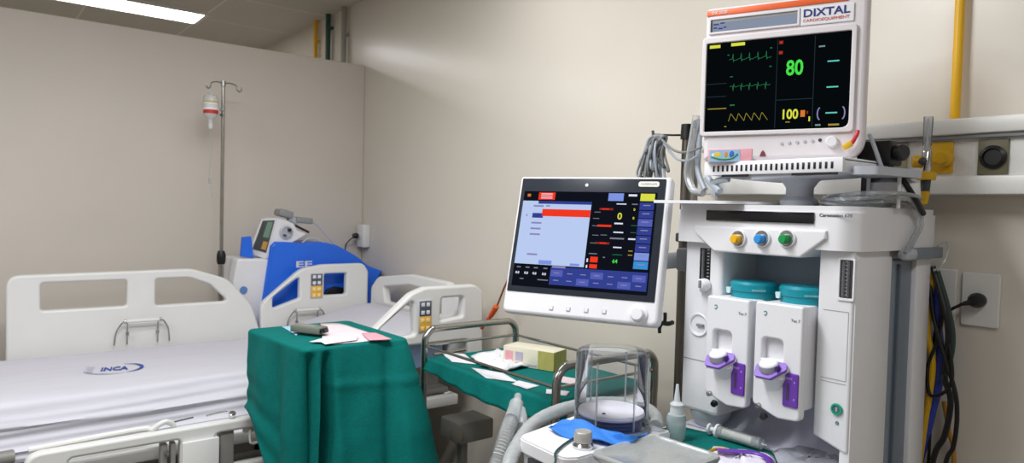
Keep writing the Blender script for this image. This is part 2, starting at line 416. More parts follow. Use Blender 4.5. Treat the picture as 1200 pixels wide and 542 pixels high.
# ------------------------------------------------------------------ wall sockets
def wall_socket(px, py, label, wd=.078, hh=.124):
    q = PX(px, py, XW)
    t = thing('wall_socket', label, 'wall socket', q)
    MB().panel(rrect(-wd/2, -hh/2, wd/2, hh/2, .006), [], -.009, 0, WHITE2, .003,
               Matrix(((0, 0, -1, -.0045), (-1, 0, 0, 0), (0, 1, 0, 0), (0, 0, 0, 1)))).build('cover_plate', t)
    b = MB()
    b.lathe([(0, 0), (.017, 0), (.017, .002), (.014, .002), (.013, -.004), (0, -.004)], (-.0092, 0, 0), (-1, 0, 0), WHITE)
    b.build('socket_face', t)
    return q
q1 = wall_socket(1150, 351, 'white wall socket with a thick black plug, right of the anaesthesia machine')
wall_socket(1101, 344, 'white wall socket half hidden behind the anaesthesia machine')
q3 = PX(421.5, 276, 1.812)
t = thing('wall_socket', 'white surface mounted socket box in the room corner behind the bed', 'wall socket', q3)
MB().bx(0, XW-q3.x-.001, -.04, .04, -.065, .065, WHITE2, .006).build('socket_box', t)
MB().lathe([(0, 0), (.017, 0), (.016, .003), (0, .003)], (-.001, 0, 0), (-1, 0, 0), WHITE).build('socket_face', t)
def plug_cord(q, pts, label, s=1.0):
    t = thing('power_cord', label, 'power cord', q)
    a = Vector((-.0125, 0, 0))
    d = (Vector(pts[0])-q).normalized()
    MB().lathe([(0, 0), (.016*s, 0), (.0175*s, .006), (.017*s, .02), (.011*s, .03), (0, .032)], a, (-1, .1, 0), BLACK, 18).build('plug', t)
    b = Vector(pts[0])-q
    MB().cyl(a+Vector((-.02, 0, 0)), b, .0085*s, BLACK, .0045*s).build('strain_relief', t)
    MB().tube([b]+[Vector(p)-q for p in pts[1:]], .0036*s, BLACK, 8, 8).build('cord', t)
plug_cord(q1, [PX(1128, 356, 1.815), PX(1112, 364, 1.81), PX(1101, 376, 1.812), PX(1094, 400, 1.815), PX(1090, 460, 1.82), PX(1088, 540, 1.82), (1.82, .68, .3)], 'black power cord plugged in right of the anaesthesia machine')
plug_cord(q3, [PX(414, 278, 1.765), PX(408, 283, 1.755), PX(404.5, 293, 1.755), (1.76, 3.73, .9), (1.76, 3.735, .4)], 'black power cord plugged in at the room corner', .9)

# ================================================================== bed
bed = thing('hospital_bed', 'white adjustable hospital bed with slotted side rails along the partition', 'hospital bed', (.7, 2.93, 0))
def foot_rail_shape(dz):
    out = rounded([(.150, .70+dz), (.150, 1.076+dz), (.83, 1.082+dz), (.99, 1.03+dz), (1.10, .90+dz), (1.165, .70+dz)], [.02, .05, .12, .15, .15, .02], 7)
    h1 = rounded([(.262, .93+dz), (.262, 1.043+dz), (.572, 1.043+dz), (.572, .93+dz)], .014, 4)
    h2 = rounded([(.682, .925+dz), (.682, 1.043+dz), (.82, 1.043+dz), (.91, 1.008+dz), (.995, .925+dz)], [.014, .014, .08, .06, .012], 4)
    return out, [h1, h2]
def head_rail_shape():
    out = rounded([(1.148, .68), (1.142, .90), (1.34, 1.065), (1.45, 1.083), (1.68, 1.083), (1.708, 1.04), (1.708, .68)], [.02, .06, .12, .1, .04, .03, .02], 6)
    h1 = rounded([(1.20, .875), (1.20, .93), (1.335, 1.03), (1.335, .918)], [.012, .02, .012, .012], 4)
    h2 = rrect(1.462, .925, 1.584, 1.036, .01, 4)
    return out, [h1, h2]
def wire_handle(x0, x1, zt, y, sgn, parent):
    b = MB(); yo = y+sgn*.03
    b.cyl((x0, yo, zt), (x1, yo, zt), .007, WHITE2)
    for x, e in ((x0, -1), (x1, 1)):
        b.cyl((x+e*.002, yo, zt), (x-e*.008, yo, zt), .0085, CHROME)
        b.tube([(x, yo, zt), (x+e*.012, yo, zt-.01), (x+e*.03, y+sgn*.022, zt-.045), (x+e*.036, y+sgn*.016, zt-.10)], .0034, STEEL, 8, 5)
        b.tube([(x-e*.012, yo-sgn*.004, zt), (x-e*.012, y+sgn*.018, zt-.10)], .003, STEEL, 8)
        b.box((x-e*.013, y+sgn*.02, zt-.055), (.012, .012, .014), STEEL, .002)
    b.build('release_handle', parent, world=True)
def keypad(x0, z0, x1, z1, y, sgn, parent):
    kp = MB(); kp.bx(x0, x1, y-.003, y+.003, z0, z1, GREYW, .001)
    zm = z0+(z1-z0)*.5
    yf = y+sgn*.0032
    kp.bx(x0+.003, x1-.003, yf-.0008, yf+.0008, zm+.001, z1-.004, mat('keypad_slate', '4d5563', .5), .0004)
    kp.bx(x0+.003, x1-.003, yf-.0008, yf+.0008, z0+.004, zm-.001, mat('keypad_amber', 'eeb23a', .5), .0004)
    k = kp.build('control_keypad', bed, world=True)
    w_, h_ = x1-x0, z1-z0
    for i in range(2):
        for j in range(4):
            b = MB(); cx = x0+w_*(.3+.4*i); cz = z0+h_*(.13+.245*j); r = w_*.13
            b.box((cx, y+sgn*.0042, cz), (r*2, .0016, r*2), WHITE if j > 1 else mat('keypad_button_cream', 'f6e2a4', .5), .0006)
            b.build('button', k, world=True)
# far side rails
o, h = foot_rail_shape(0)
fr = MB().panel(o, h, 3.36, 3.40, BEDW, .009).build('side_rail', bed, world=True)
wire_handle(.557, .70, .868, 3.36, -1, fr)
o, h = head_rail_shape()
hr = MB().panel(o, h, 3.36, 3.40, BEDW, .009).build('side_rail', bed, world=True)
keypad(1.388, .914, 1.452, 1.04, 3.359, -1, hr)
wire_handle(1.30, 1.43, .862, 3.36, -1, hr)
# near head rail (up) and near foot rail (lowered)
sh = .075
o = [(a+sh, b-.012) for a, b in o]; h = [[(a+sh, b-.012) for a, b in q] for q in h]
h = [rounded([(1.285, .868), (1.275, .915), (1.42, 1.02), (1.432, .878)], .014, 4), rounded([(1.545, .925), (1.552, 1.018), (1.66, 1.018), (1.66, .935)], .012, 4)]
o = rounded([(1.25, .835), (1.215, .885), (1.41, 1.045), (1.475, 1.066), (1.72, 1.066), (1.762, 1.035), (1.768, .75), (1.70, .75), (1.685, .835)], [.02, .04, .1, .08, .05, .03, .02, .02, .02], 6)
nr = MB().panel(o, h, 2.40, 2.445, BEDW, .010).build('side_rail', bed, world=True)
keypad(1.443, .885, 1.503, 1.015, 2.3995, -1, nr)
o, h = foot_rail_shape(-.436)
nf = MB().panel(o, h, 2.43, 2.47, BEDW, .009).build('side_rail', bed, world=True)
b = MB()
b.tube([(.165, 2.478, .640), (.45, 2.478, .650), (.49, 2.475, .645)], .009, WHITE2, 10, 4)
b.build('top_bar', nf, world=True)
b = MB(); b.tube([(.49, 2.46, .646), (.53, 2.455, .668), (.56, 2.46, .650)], .009, BEDW, 10, 5); b.tube([(.56, 2.465, .660), (.62, 2.47, .664)], .003, STEEL, 8)
b.build('hinge_knuckle', nf, world=True)
b = MB(); b.tube([(.66, 2.465, .664), (.72, 2.46, .670), (.74, 2.45, .658)], .003, STEEL, 8, 4); b.lathe([(0, 0), (.011, 0), (.011, .012), (0, .014)], (.74, 2.45, .656), (0, -.7, 1), CHROME)
b.build('latch', nf, world=True)
b = MB(); b.bx(.575, .69, 2.415, 2.43, .30, .60, BEDW, .004).build('pivot_cover', nf, world=True)
b = MB(); b.bx(.515, .535, 2.44, 2.47, .2, .6, TAUPE, .003).bx(.545, .56, 2.44, 2.47, .25, .6, TAUPE, .003).cyl((.53, 2.425, .575), (.53, 2.44, .575), .007, CHROME)
b.bx(.70, .745, 2.44, 2.49, .25, .62, TAUPE, .004).build('rail_arm', nf, world=True)
b = MB(); b.bx(.78, .83, 2.45, 2.47, .585, .63, BEDW, .006).tube([(.80, 2.44, .60), (.80, 2.435, .555), (.825, 2.435, .552)], .005, BEDW, 8, 3)
b.build('bumper_hook', nf, world=True)
# head and foot boards
TY = Matrix(((0, 0, 1, 1.735), (1, 0, 0, 0), (0, 1, 0, 0), (0, 0, 0, 1)))
o = rounded([(2.50, .70), (2.50, 1.0), (2.62, 1.055), (2.95, 1.06), (3.27, 1.02), (3.345, .96), (3.35, .70)], [.02, .08, .06, .1, .08, .05, .02], 6)
h = [rounded([(2.66, .90), (2.66, 1.0), (2.95, 1.01), (3.21, .975), (3.19, .90)], .014, 4)]
MB().panel(o, h, -.02, .02, BEDW, .009, TY).build('headboard', bed, world=True)
TY2 = TY.copy(); TY2[0][3] = -.44
o2 = rrect(2.5, .5, 3.35, 1.0, .08)
MB().panel(o2, [rrect(2.66, .84, 3.19, .93, .02)], -.02, .02, BEDW, .009, TY2).build('footboard', bed, world=True)
# deck, frame, base
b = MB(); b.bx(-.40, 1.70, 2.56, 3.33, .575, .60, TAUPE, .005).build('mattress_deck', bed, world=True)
b = MB()
for y in (2.53, 3.33): b.bx(-.42, 1.72, y-.02, y+.02, .53, .575, BEDW, .006)
for x in (-.41, 1.70): b.bx(x-.02, x+.02, 2.53, 3.33, .53, .575, BEDW, .006)
b.build('bed_frame', bed, world=True)
b = MB(); b.tube([(.13, 2.52, .615), (.02, 2.50, .62), (-.2, 2.50, .62), (-.42, 2.52, .6)], .022, TAUPE, 12, 5).build('corner_bumper', bed, world=True)
b = MB()
for y in (2.62, 3.24): b.bx(-.3, 1.6, y-.03, y+.03, .17, .23, BEDW, .006)
for x in (-.25, 1.55): b.bx(x-.03, x+.03, 2.62, 3.24, .17, .23, BEDW, .006)
for x in (0.0, 1.1): b.box((x+.08, 2.72, .38), (.05, .04, .42), TAUPE, .004, Matrix.Rotation(.4, 3, 'Y')); b.box((x+.08, 3.14, .38), (.05, .04, .42), TAUPE, .004, Matrix.Rotation(.4, 3, 'Y'))
b.build('base_frame', bed, world=True)
for x in (-.25, 1.55):
    for y in (2.62, 3.24):
        cs = MB(); cs.cyl((x-.02, y-.015, .062), (x-.02, y+.015, .062), .06, DGREY, bev=.006).bx(x-.035, x+.02, y-.025, y+.025, .12, .17, GREYM, .006); cs.build('caster', bed, world=True)

# mattress
mt = thing('mattress', 'mattress in a white fitted sheet with blue printed logo on the bed', 'mattress', (.7, 2.95, .6))
def mtop(x): return .757 + (0 if x < 1.0 else .125*min(1, (x-1.0)/.62)**1.2)
core = MB(); rows = []
for x in (-.36, 0, .5, 1.0, 1.15, 1.3, 1.5, 1.685):
    zt = mtop(x)-.03; zb = .6 + max(0, zt-.743)
    rows.append([Vector((x, 2.60, zb)), Vector((x, 2.592, zb+.06)), Vector((x, 2.605, zt-.03)), Vector((x, 2.68, zt)), Vector((x, 3.30, zt)), Vector((x, 3.325, zb+.06)), Vector((x, 3.315, zb))])
V = core.grid(rows, LBLUE, True); core._fin([core.bm.faces.new(V[0][::-1]), core.bm.faces.new(V[-1])], LBLUE)
core.build('mattress_core', mt, world=True, label='light blue vinyl mattress side')
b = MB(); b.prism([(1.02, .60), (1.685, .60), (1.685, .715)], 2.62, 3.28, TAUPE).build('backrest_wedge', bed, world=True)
sheet = MB(); rows = []; NX = 110
rnd = random.Random(3); wav = [(rnd.uniform(.3, 1), rnd.uniform(0, 6.28), rnd.uniform(1.2, 3.6)) for _ in range(6)]
def ridge(x, s):
    v = 0
    for i, (a, ph, fq) in enumerate(wav):
        c0 = .12+.15*i + .05*math.sin(fq*x+ph)
        v += a*math.exp(-((s-c0)/(.028+.006*i))**2)
    return v
for i in range(NX+1):
    x = -.375 + (1.695+.375)*i/NX; zt = mtop(x); row = []
    lift = min(1, max(0, (x-1.22)/.1))
    base = .585 + max(0, zt-.757)
    hemz = base + lift*(zt-base-.035)
    fade = 1/(1+math.exp(-(1.18-x)*20))
    ytop = 2.605 + .045*math.exp(-((x-.85)/.3)**2)
    n = 26
    for k in range(n+1):          # near side from the hem up
        s = k/n; z = hemz + (zt-.022-hemz)*s
        y = 2.55 + (ytop-.015-2.55)*s**1.3
        yy = y + (2.567-y)*lift
        yy -= ridge(x, s)*.016*fade + .006*fade*math.sin(9*s+2.2*x)*(1-s)
        row.append(Vector((x, yy, z)))
    for k in range(1, 5):
        a = k/4*math.pi/2
        yq = ytop+(2.585-ytop)*lift
        row.append(Vector((x, yq-.015+.03*(1-math.cos(a))*.9+.0, zt-.022+.022*math.sin(a))))
    for k in range(1, 22):
        s = k/22; y = ytop+.02 + (3.295-ytop)*s
        row.append(Vector((x, y, zt + .0018*math.sin(7*x+11*s)*math.sin(5*s+2*x))))
    for k in range(1, 6): row.append(Vector((x, 3.33+.006*math.sin(k), zt-.03*k+ (0.0))))
    rows.append(row)
sheet.grid(rows, SHEET)
for side in (0, -1):
    r = [v.copy() for v in rows[side]]; dx = -.012 if side == 0 else .012
    sheet.grid([r, [Vector((v.x+dx, v.y, v.z-.05)) for v in r]], SHEET)
sh_o = sheet.build('fitted_sheet', mt, world=True, smooth=1.2)
lg = MB()
lc = PZ(138, 431, .760); ex = (PZ(160, 430, .760)-PZ(115, 433, .760)).normalized(); ey = Vector((-ex.y, ex.x, 0))
TL_ = Matrix(((ex.x, ey.x, 0, lc.x), (ex.y, ey.y, 0, lc.y), (0, 0, 1, .7605), (0, 0, 0, 1)))
lg.text('INCA', -.055, -.03, .056, INK, w=.088, bold=.035, T=TL_)
arc = [(.012+.068*math.cos(a), .0+.075*math.sin(a), .0006) for a in [math.radians(q) for q in range(-75, 86, 10)]]
arc2 = [(-.015+.095*math.cos(a), .085*math.sin(a), .0006) for a in [math.radians(q) for q in range(195, 300, 10)]]
for ar, ww in ((arc, .010), (arc2, .005)):
    n = len(ar); L = []; R_ = []
    for i, p in enumerate(ar):
        q = Vector(ar[min(i+1, n-1)])-Vector(ar[max(i-1, 0)]); nn = Vector((-q.y, q.x, 0)).normalized()*ww*(.25+.75*math.sin(math.pi*(i+.5)/n))/1.6
        L.append(TL_@(Vector(p)+nn)); R_.append(TL_@(Vector(p)-nn))
    lg.grid([L, R_], INK)
for k in range(3): lg.line([(0, 0), (0, 0)], .001, 0, INKL)
for i in range(5):
    a = TL_@Vector((-.105+.002*i, .05-.022*i, .0006)); b_ = TL_@Vector((-.078, .05-.022*i, .0006)); n_ = TL_.to_3x3()@Vector((0, .006, 0))
    lg.grid([[a, b_], [a+n_, b_+n_]], INKL)
lg.build('printed_logo', sh_o, world=True, smooth=0, label='blue printed letters and swoosh')

# ------------------------------------------------------------------ IV stand and bottle
iv = thing('iv_stand', 'steel drip stand with two hooks behind the bed', 'drip stand', (1.005, 3.53, 0))
MB().cyl((0, 0, .05), (0, 0, 1.12), .0125, STEEL).build('lower_tube', iv)
MB().cyl((0, 0, 1.0), (0, 0, 1.955), .0085, STEEL).build('upper_tube', iv)
MB().lathe([(0, 1.085), (.017, 1.085), (.021, 1.10), (.021, 1.13), (.015, 1.15), (0, 1.15)], (0, 0, 0), (0, 0, 1), BLACK).build('height_clamp', iv)
for e, hx in ((-1, .068), (1, .075)):
    zz = 1.958
    MB().tube([(0, 0, zz), (e*hx*.45, 0, zz+.004), (e*hx*.8, 0, zz-.004), (e*hx*.86, 0, zz-.022), (e*hx*1.0, 0, zz-.032), (e*hx*1.15, 0, zz-.022), (e*hx*1.15, 0, zz-.008)], .0035, STEEL, 8, 6).build('hook', iv)
MB().cyl((0, 0, 1.945), (0, 0, 1.97), .0115, STEEL).build('top_boss', iv)
b = MB(); b.cyl((-.012, -.008, 1.83), (-.012, -.02, 1.83), .006, GREYM).cyl((-.012, -.008, 1.805), (-.012, -.02, 1.805), .006, DGREY); b.build('clamp_screw', iv)
for k in range(4):
    a = math.radians(0 + 180*(k // 2)) + (.35 if k % 2 else -.35)
    e = Vector((math.cos(a)*.2, math.sin(a)*.2, 0))
    l = MB().tube([(0, 0, .085), e*.5+Vector((0, 0, .07)), e+Vector((0, 0, .05))], .008, STEEL, 8, 3).build('leg', iv)
    MB().cyl(e+Vector((-.008, 0, .022)), e+Vector((.008, 0, .022)), .022, DGREY).bx(e.x-.006, e.x+.006, e.y-.006, e.y+.006, .02, .055, DGREY).build('caster', l)
c = PY(247, 128, 3.525)
bt = thing('drip_bottle', 'hanging clear drip bottle with a red banded label on the stand', 'drip bottle', (c.x, 3.525, c.z))
MB().lathe([(0, -.068), (.010, -.068), (.012, -.05), (.030, -.03), (.033, -.022), (.033, .058), (.028, .068), (.014, .072), (0, .073)], (0, 0, 0), (0, 0, 1), CLEARB, 24).build('bottle_body', bt)
lb = MB().lathe([(.0336, -.022), (.0336, .035)], (0, 0, 0), (0, 0, 1), mat('bottle_label', 'f0efec', .6), 24)
lb.lathe([(.0338, -.022), (.0338, -.004)], (0, 0, 0), (0, 0, 1), RED, 24)
lb.lathe([(.0338, .030), (.0338, .038)], (0, 0, 0), (0, 0, 1), mat('label_yellow', 'c9bf72', .6), 24)
lb.lathe([(.0337, .010), (.0337, .0125)], (0, 0, 0), (0, 0, 1), INKL, 24)
lb.lathe([(.0337, .018), (.0337, .0205)], (0, 0, 0), (0, 0, 1), INKL, 24).build('label_band', bt)
MB().tube([(0, 0, .07), (-.004, 0, .085), (0, 0, .098), (.004, 0, .085), (0, 0, .07)], .002, CLEARF, 8, 4).build('hanger_loop', bt)
MB().lathe([(0, -.092), (.007, -.092), (.009, -.085), (.009, -.075), (.012, -.068), (0, -.068)], (0, 0, 0), (0, 0, 1), WHITE).build('cap', bt)
MB().tube([(0, 0, -.09), (.004, 0, -.2), (-.002, 0, -.34), (.01, -.01, -.42)], .0018, CLEARH, 6, 5).cyl((.0, 0, -.355), (-.001, 0, -.325), .006, CLEARH).build('drip_line', bt)

# ------------------------------------------------------------------ blue and white ventilator behind the bed
ve = thing('ventilator_cart', 'blue and white medical machine with a tilted screen behind the bed', 'medical machine', (1.45, 3.58, 0))
def pv(l, y): return [(lambda q: (q.x, q.z))(PY(a, b_, y)) for a, b_ in l]
yf, yk = 3.455, 3.70
w_ = pv([(275, 330), (280, 303), (318, 303), (330, 340), (330, 400), (272, 400)], yf); w_ = w_[:4]+[(1.30, .12), (1.05, .12)]
MB().panel(rounded(w_, .02), [], yf+.02, yk, WHITE, .012).build('body', ve, world=True)
hood = pv([(318, 288), (323, 283), (340, 283.5), (356, 285.5), (368, 284), (382, 284), (395, 287), (405, 292), (420, 301), (432, 311), (449, 317.5)], yf)
hood = hood + [(1.815, .98), (1.815, .72), (1.16, .72)] 
MB().panel(rounded(hood, [.004]*11+[.01, .03, .03], 3), [], yf, yk-.01, BLUE, .010).build('blue_hood', ve, world=True, label='bright blue hood')
tab = pv([(285, 301), (287, 278), (297, 277), (300, 303)], yf)
MB().panel(rounded(tab, .004), [], yf+.03, yf+.06, BLUE, .004).build('blue_back_trim', ve, world=True, label='bright blue trim')
MB().bx(1.14, 1.80, yf+.02, yk, .10, .72, WHITE, .02).build('cabinet', ve, world=True)
dk = pv([(376, 350), (382, 339), (392, 335), (404, 337), (415, 350)], yf); 
MB().panel(rounded(dk, .01), [], yf-.018, yf+.01, BLACK, .004).build('dark_hump', ve, world=True, label='dark hump')  # plain black hump on the front of the blue hood
b = MB(); 
tt = PY(346, 313, yf); b.text('EE', tt.x, tt.z, .030, WHITE, y=yf-.0006, w=.085, bold=.03)
tt = PY(374, 311, yf); b.text('....', tt.x, tt.z, .020, WHITE, y=yf-.0006, w=.09, bold=.03); b.build('lettering', ve, world=True, label='white lettering')
b = MB(); q = PY(285.5, 340, yf); b.lathe([(0, 0), (.018, 0), (.018, .004), (0, .004)], (q.x+.005, yf+.018, q.z), (0, -1, 0), mat('logo_blue', '5e86c4', .5)); b.build('round_emblem', ve, world=True, label='round blue emblem')
for x in (1.16, 1.78):
    for y in (yf+.06, yk-.05):
        MB().cyl((x-.012, y, .045), (x+.012, y, .045), .045, DGREY, bev=.005).bx(x-.02, x+.02, y-.02, y+.02, .05, .10, GREYM, .004).build('caster', ve, world=True)
# tilted screen head
mon = MB()
face = pv([(306.5, 256), (325, 255), (312.5, 303.5), (291, 296.5)], 3.46)
fl_ = pv([(306.5, 256), (291, 296.5)], 3.56)
# head as box: front face turned to the left, so it shows as a leaning slab
side = pv([(325, 255), (335, 257), (346, 262), (350, 270), (362, 274), (345, 284), (318, 303), (312.5, 303.5)], 3.46)
a, b2, c2, d2 = [Vector((p_[0], 3.47, p_[1])) for p_ in face]
a = Vector((fl_[0][0], 3.56, fl_[0][1])); d2 = Vector((fl_[1][0], 3.56, fl_[1][1]))
back = Vector((.03, .17, 0))
mon.panel(rounded(side, .008, 3), [], 3.475, 3.65, WHITE, .006)
V = [mon.bm.verts.new(p_) for p_ in (a, b2, c2, d2)]
W = [mon.bm.verts.new(p_) for p_ in (a+Vector((.07, .09, 0)), b2+Vector((.06, .16, 0)), c2+Vector((.06, .16, .01)), d2+Vector((.07, .09, .01)))]
fs = [mon.bm.faces.new(V), mon.bm.faces.new(W[::-1])]+[mon.bm.faces.new([V[i], W[i], W[(i+1) % 4], V[(i+1) % 4]]) for i in range(4)]
mon._fin(fs, WHITE)
mh = mon.build('screen_head', ve, world=True)
V0 = [a, b2, c2, d2]
nrm = (V0[1]-V0[0]).cross(V0[3]-V0[0]).normalized()
if nrm.dot(CAM-V0[0]) < 0: nrm = -nrm
def onface(u, v, k=.001): return (V0[0]*(1-u)+V0[1]*u)*(1-v)+(V0[3]*(1-u)+V0[2]*u)*v + nrm*k
s_ = MB(); s_.grid([[onface(.14, .06), onface(.93, .06)], [onface(.14, .86), onface(.93, .86)]], mat('screen_grey_glass', '4b4f50', .2))
s_.grid([[onface(.5, .10, .002), onface(.86, .10, .002)], [onface(.5, .5, .002), onface(.86, .5, .002)]], emit('screen_dull_green', '6f8a7a', .8))
s_.grid([[onface(.6, .60, .002), onface(.88, .60, .002)], [onface(.6, .80, .002), onface(.88, .80, .002)]], emit('screen_dull_amber', 'b58a4a', .8))
s_.build('screen', mh, world=True, smooth=0, label='dark screen')
q = PY(336, 272, 3.465)
MB().lathe([(0, 0), (.035, 0), (.035, .008), (.026, .012), (.026, .006), (0, .006)], (q.x, 3.476, q.z), (0, -1, 0), GREYW).bx(q.x+.005, q.x+.02, 3.45, 3.47, q.z+.004, q.z+.02, BLACK, .003).bx(q.x-.018, q.x-.004, 3.45, 3.47, q.z-.018, q.z-.01, DGREY, .003).build('gas_port', mh, world=True)
q = [PY(*p_, 3.5) for p_ in ((327, 248), (338, 252), (348, 258), (362, 258))]
b = MB(); b.box((q[0]+q[1])/2, (.075, .09, .035), GREYM, .01, Matrix.Rotation(.25, 3, 'Y')); b.box((q[2]+q[3])/2, (.09, .06, .03), GREYM, .008, Matrix.Rotation(.1, 3, 'Y')); b.cyl(q[1]+Vector((0, -.01, -.01)), q[2]+Vector((0, 0, -.01)), .018, GREYW)
b.build('connector_block', mh, world=True, label='grey connector block')
q = [PY(*p_, 3.49) for p_ in ((346, 264), (362, 272))]
MB().tube([q[0], q[1]], .006, BLACK, 8).build('lever', mh, world=True, label='black lever')
MB().tube([PY(*p_, 3.52) for p_ in ((363, 258), (372, 264), (383, 276), (394, 288))], .004, GREYW, 8, 5).build('cable', ve, world=True, label='pale grey cable')
MB().tube([PY(*p_, 3.47) for p_ in ((354, 284), (362, 279), (372, 280), (380, 285))], .004, GREYW, 8, 5).build('hose_loop', ve, world=True, label='pale grey hose loop')

# ================================================================== green draped table in front of the bed
TZ = .96
tb = thing('instrument_table', 'small table hidden under the green drape beside the bed', 'table', (.965, 2.19, 0))
MB().bx(-.155, .155, -.19, .19, TZ-.03, TZ-.006, STEEL, .006).build('table_top', tb)
for x in (-.14, .14):
    for y in (-.165, .165): MB().cyl((x, y, 0), (x, y, TZ-.02), .011, STEEL).build('leg', tb)
MB().bx(-.135, .135, -.165, .165, .2, .215, STEEL, .003).build('lower_shelf', tb)
def loop_pts(corners, r, per=14):
    P = rounded(corners, r, 8); out = []
    tot = sum((Vector(P[i])-Vector(P[i-1])).length for i in range(len(P))); st = tot/(per*4)
    for i in range(len(P)):
        a, b = Vector(P[i]), Vector(P[(i+1) % len(P)]); n = max(1, int((b-a).length/st+.5))
        for k in range(n): out.append(a.lerp(b, k/n))
    return out
def drape(corners, r, zt, hem, flare, fold, nlev=16, per=22, seed=1, m=GREEN, sag=0):
    """cloth over a table top: flat top, rounded edge, skirt with folds that open towards the hem"""
    P = loop_pts(corners, r, per); N = len(P); mb = MB()
    cen = sum(P, Vector((0, 0)))/N; rows = []
    rnd = random.Random(seed)
    for k in range(8): rows.append([Vector((*(cen.lerp(p_, .02+.98*k/8)), zt)) for p_ in P])
    nor = []
    for i in range(N):
        d_ = P[(i+1) % N]-P[i-1]; n_ = Vector((d_.y, -d_.x)).normalized()
        if n_.dot(P[i]-cen) < 0: n_ = -n_
        nor.append(n_)
    rows.append([Vector((*P[i], zt)) for i in range(N)])
    for k in range(1, 5):
        a = k/4*math.pi/2; rr = .010
        rows.append([Vector((*(P[i]+nor[i]*rr*math.sin(a)), zt-rr*(1-math.cos(a)))) for i in range(N)])
    for k in range(1, nlev+1):
        s = k/nlev; row = []
        for i in range(N):
            hz = hem(P[i], i/N); z = zt-.01-(zt-.01-hz)*s
            d_ = .010+flare(P[i], i/N)*s + fold(P[i], i/N, s)
            row.append(Vector((*(P[i]+nor[i]*d_), z)))
        rows.append(row)
    mb.grid(rows, m, True); mb._fin([mb.bm.faces.new([v for v in mb.bm.verts[:N]])], m)
    return mb
TC = [(.776, 2.388), (.807, 1.99), (1.142, 1.976), (1.132, 2.388)]     # back-left, near, right, back-right
def t_hem(p_, s):
    # short at the back-left corner, long towards the near corner and the right
    if p_.y > 2.36: return .70 if p_.x < .9 else .55
    f = max(0, min(1, (2.36-p_.y)/.33)) if p_.x < .81 else 1
    return .70-.46*f**1.9
def t_flare(p_, s):
    if p_.y < 2.02: return .02+.10*max(0, (p_.x-.81)/.34)
    if p_.x > 1.1: return .12*min(1, (2.39-p_.y)/.15)
    if p_.x < .83: return .002+.02*max(0, (2.38-p_.y)/.4)
    return .0
FOLDS = ((.822, 1.988, .015, -.095), (.848, 1.988, .010, .03), (.872, 1.988, .014, -.10), (.905, 1.987, .02, .012), (1.01, 1.98, .05, .014), (1.065, 1.98, .016, -.02), (1.10, 1.978, .03, .03), (1.135, 1.985, .03, .03), (.797, 2.06, .03, .012), (.79, 2.14, .03, -.016), (.784, 2.25, .04, .014))
def t_fold(p_, s, k):
    v = 0
    for (cx, cy, w0, a) in FOLDS:
        dd = (p_-Vector((cx, cy))).length; v += a*math.exp(-(dd/(w0*(1+.7*k)))**2)
    c = .0045*math.exp(-((k-.155-.03*(p_.x-.95))/.018)**2) if p_.y < 2.02 and p_.x > .88 else 0
    d_ = .007*math.sin(26*k-34*(p_.y-2.0))*max(0, k-.35) if p_.x < .83 else .003*math.sin(21*k+40*p_.x)*k
    return v*min(1, k*2.6)**.7 + c + d_ + .005*math.sin(k*9+p_.x*30)*k
dr = drape(TC, .02, TZ, t_hem, t_flare, t_fold, 70, 60)
dro = dr.build('surgical_drape', smooth=1.3, solid=.0025)
tag(dro, 'dark green surgical drape hanging over the small table before the bed', 'surgical drape')

def sheet_on(name, pts, z, m, label, cat, group=None, th=.0012, amp=.002, seed=0):
    """a piece of paper or gauze lying flat: outline pts (world xy), slightly crumpled, real thickness"""
    rnd = random.Random(seed); P = [Vector((p_[0], p_[1])) for p_ in pts]; c = sum(P, Vector((0, 0)))/len(P)
    out = []
    for i in range(len(P)):
        a, b = P[i], P[(i+1) % len(P)]
        for k in range(4): out.append(a.lerp(b, k/4)+Vector((rnd.uniform(-1, 1), rnd.uniform(-1, 1)))*.0015)
    rows = []
    for f in (.02, .3, .55, .78, 1.0):
        rows.append([Vector((*(c.lerp(p_, f)), z+th*.5+.0004+ (rnd.uniform(0, 1)*amp if f < 1 else rnd.uniform(0, .6)*amp))) for p_ in out])
    mb = MB(); mb.grid(rows, m, True); mb._fin([mb.bm.faces.new(mb.bm.verts[:len(out)])], m)
    o = mb.build(name, smooth=1.0, solid=th); return tag(o, label, cat, group)
def zz(l, z): return [PZ(a, b, z).xy for a, b in l]
zt = TZ+.0015
pp = sheet_on('paper_sheet', zz([(376, 379), (398, 379), (433, 390), (458, 398.5), (430, 400), (392, 404), (378, 400)], zt), zt, PAPERP, 'white printed form lying on the small draped table', 'paper', seed=1)
sheet_on('paper_sheet', zz([(362, 402), (385, 396), (420, 396.5), (418, 400), (381, 405), (376, 402.5)], zt+.002), zt+.0055, PAPER, 'narrow white slip at the front edge of the small draped table', 'paper', seed=2)
sheet_on('blue_wrapper', zz([(330, 383), (347, 381), (352, 390), (347, 393)], zt), zt, PAPERB, 'pale blue wrapper beside the grey device on the draped table', 'wrapper', seed=3)
sheet_on('paper_sheet', zz([(424, 391.5), (440, 391), (459, 398.5), (432, 400)], zt+.003), zt+.006, PINK, 'pink printed slip at the right of the small draped table', 'paper', seed=4)
g = PZ(362, 392, zt)
gd = thing('handheld_device', 'small grey boxy device lying on the draped table papers', 'medical device', (g.x, g.y, zt+.006), math.radians(-62))
MB().box((0, 0, .014), (.115, .05, .022), mat('khaki_grey_plastic', '767a70', .5), .004).build('casing', gd)
MB().bx(.054, .064, -.018, .018, .006, .02, BLACK, .002).bx(.064, .072, -.006, .010, .008, .018, DGREY, .002).build('end_connector', gd)
MB().bx(-.045, .03, -.016, .016, .0245, .0262, mat('device_panel', '8a8e84', .4), .0006).build('top_panel', gd)

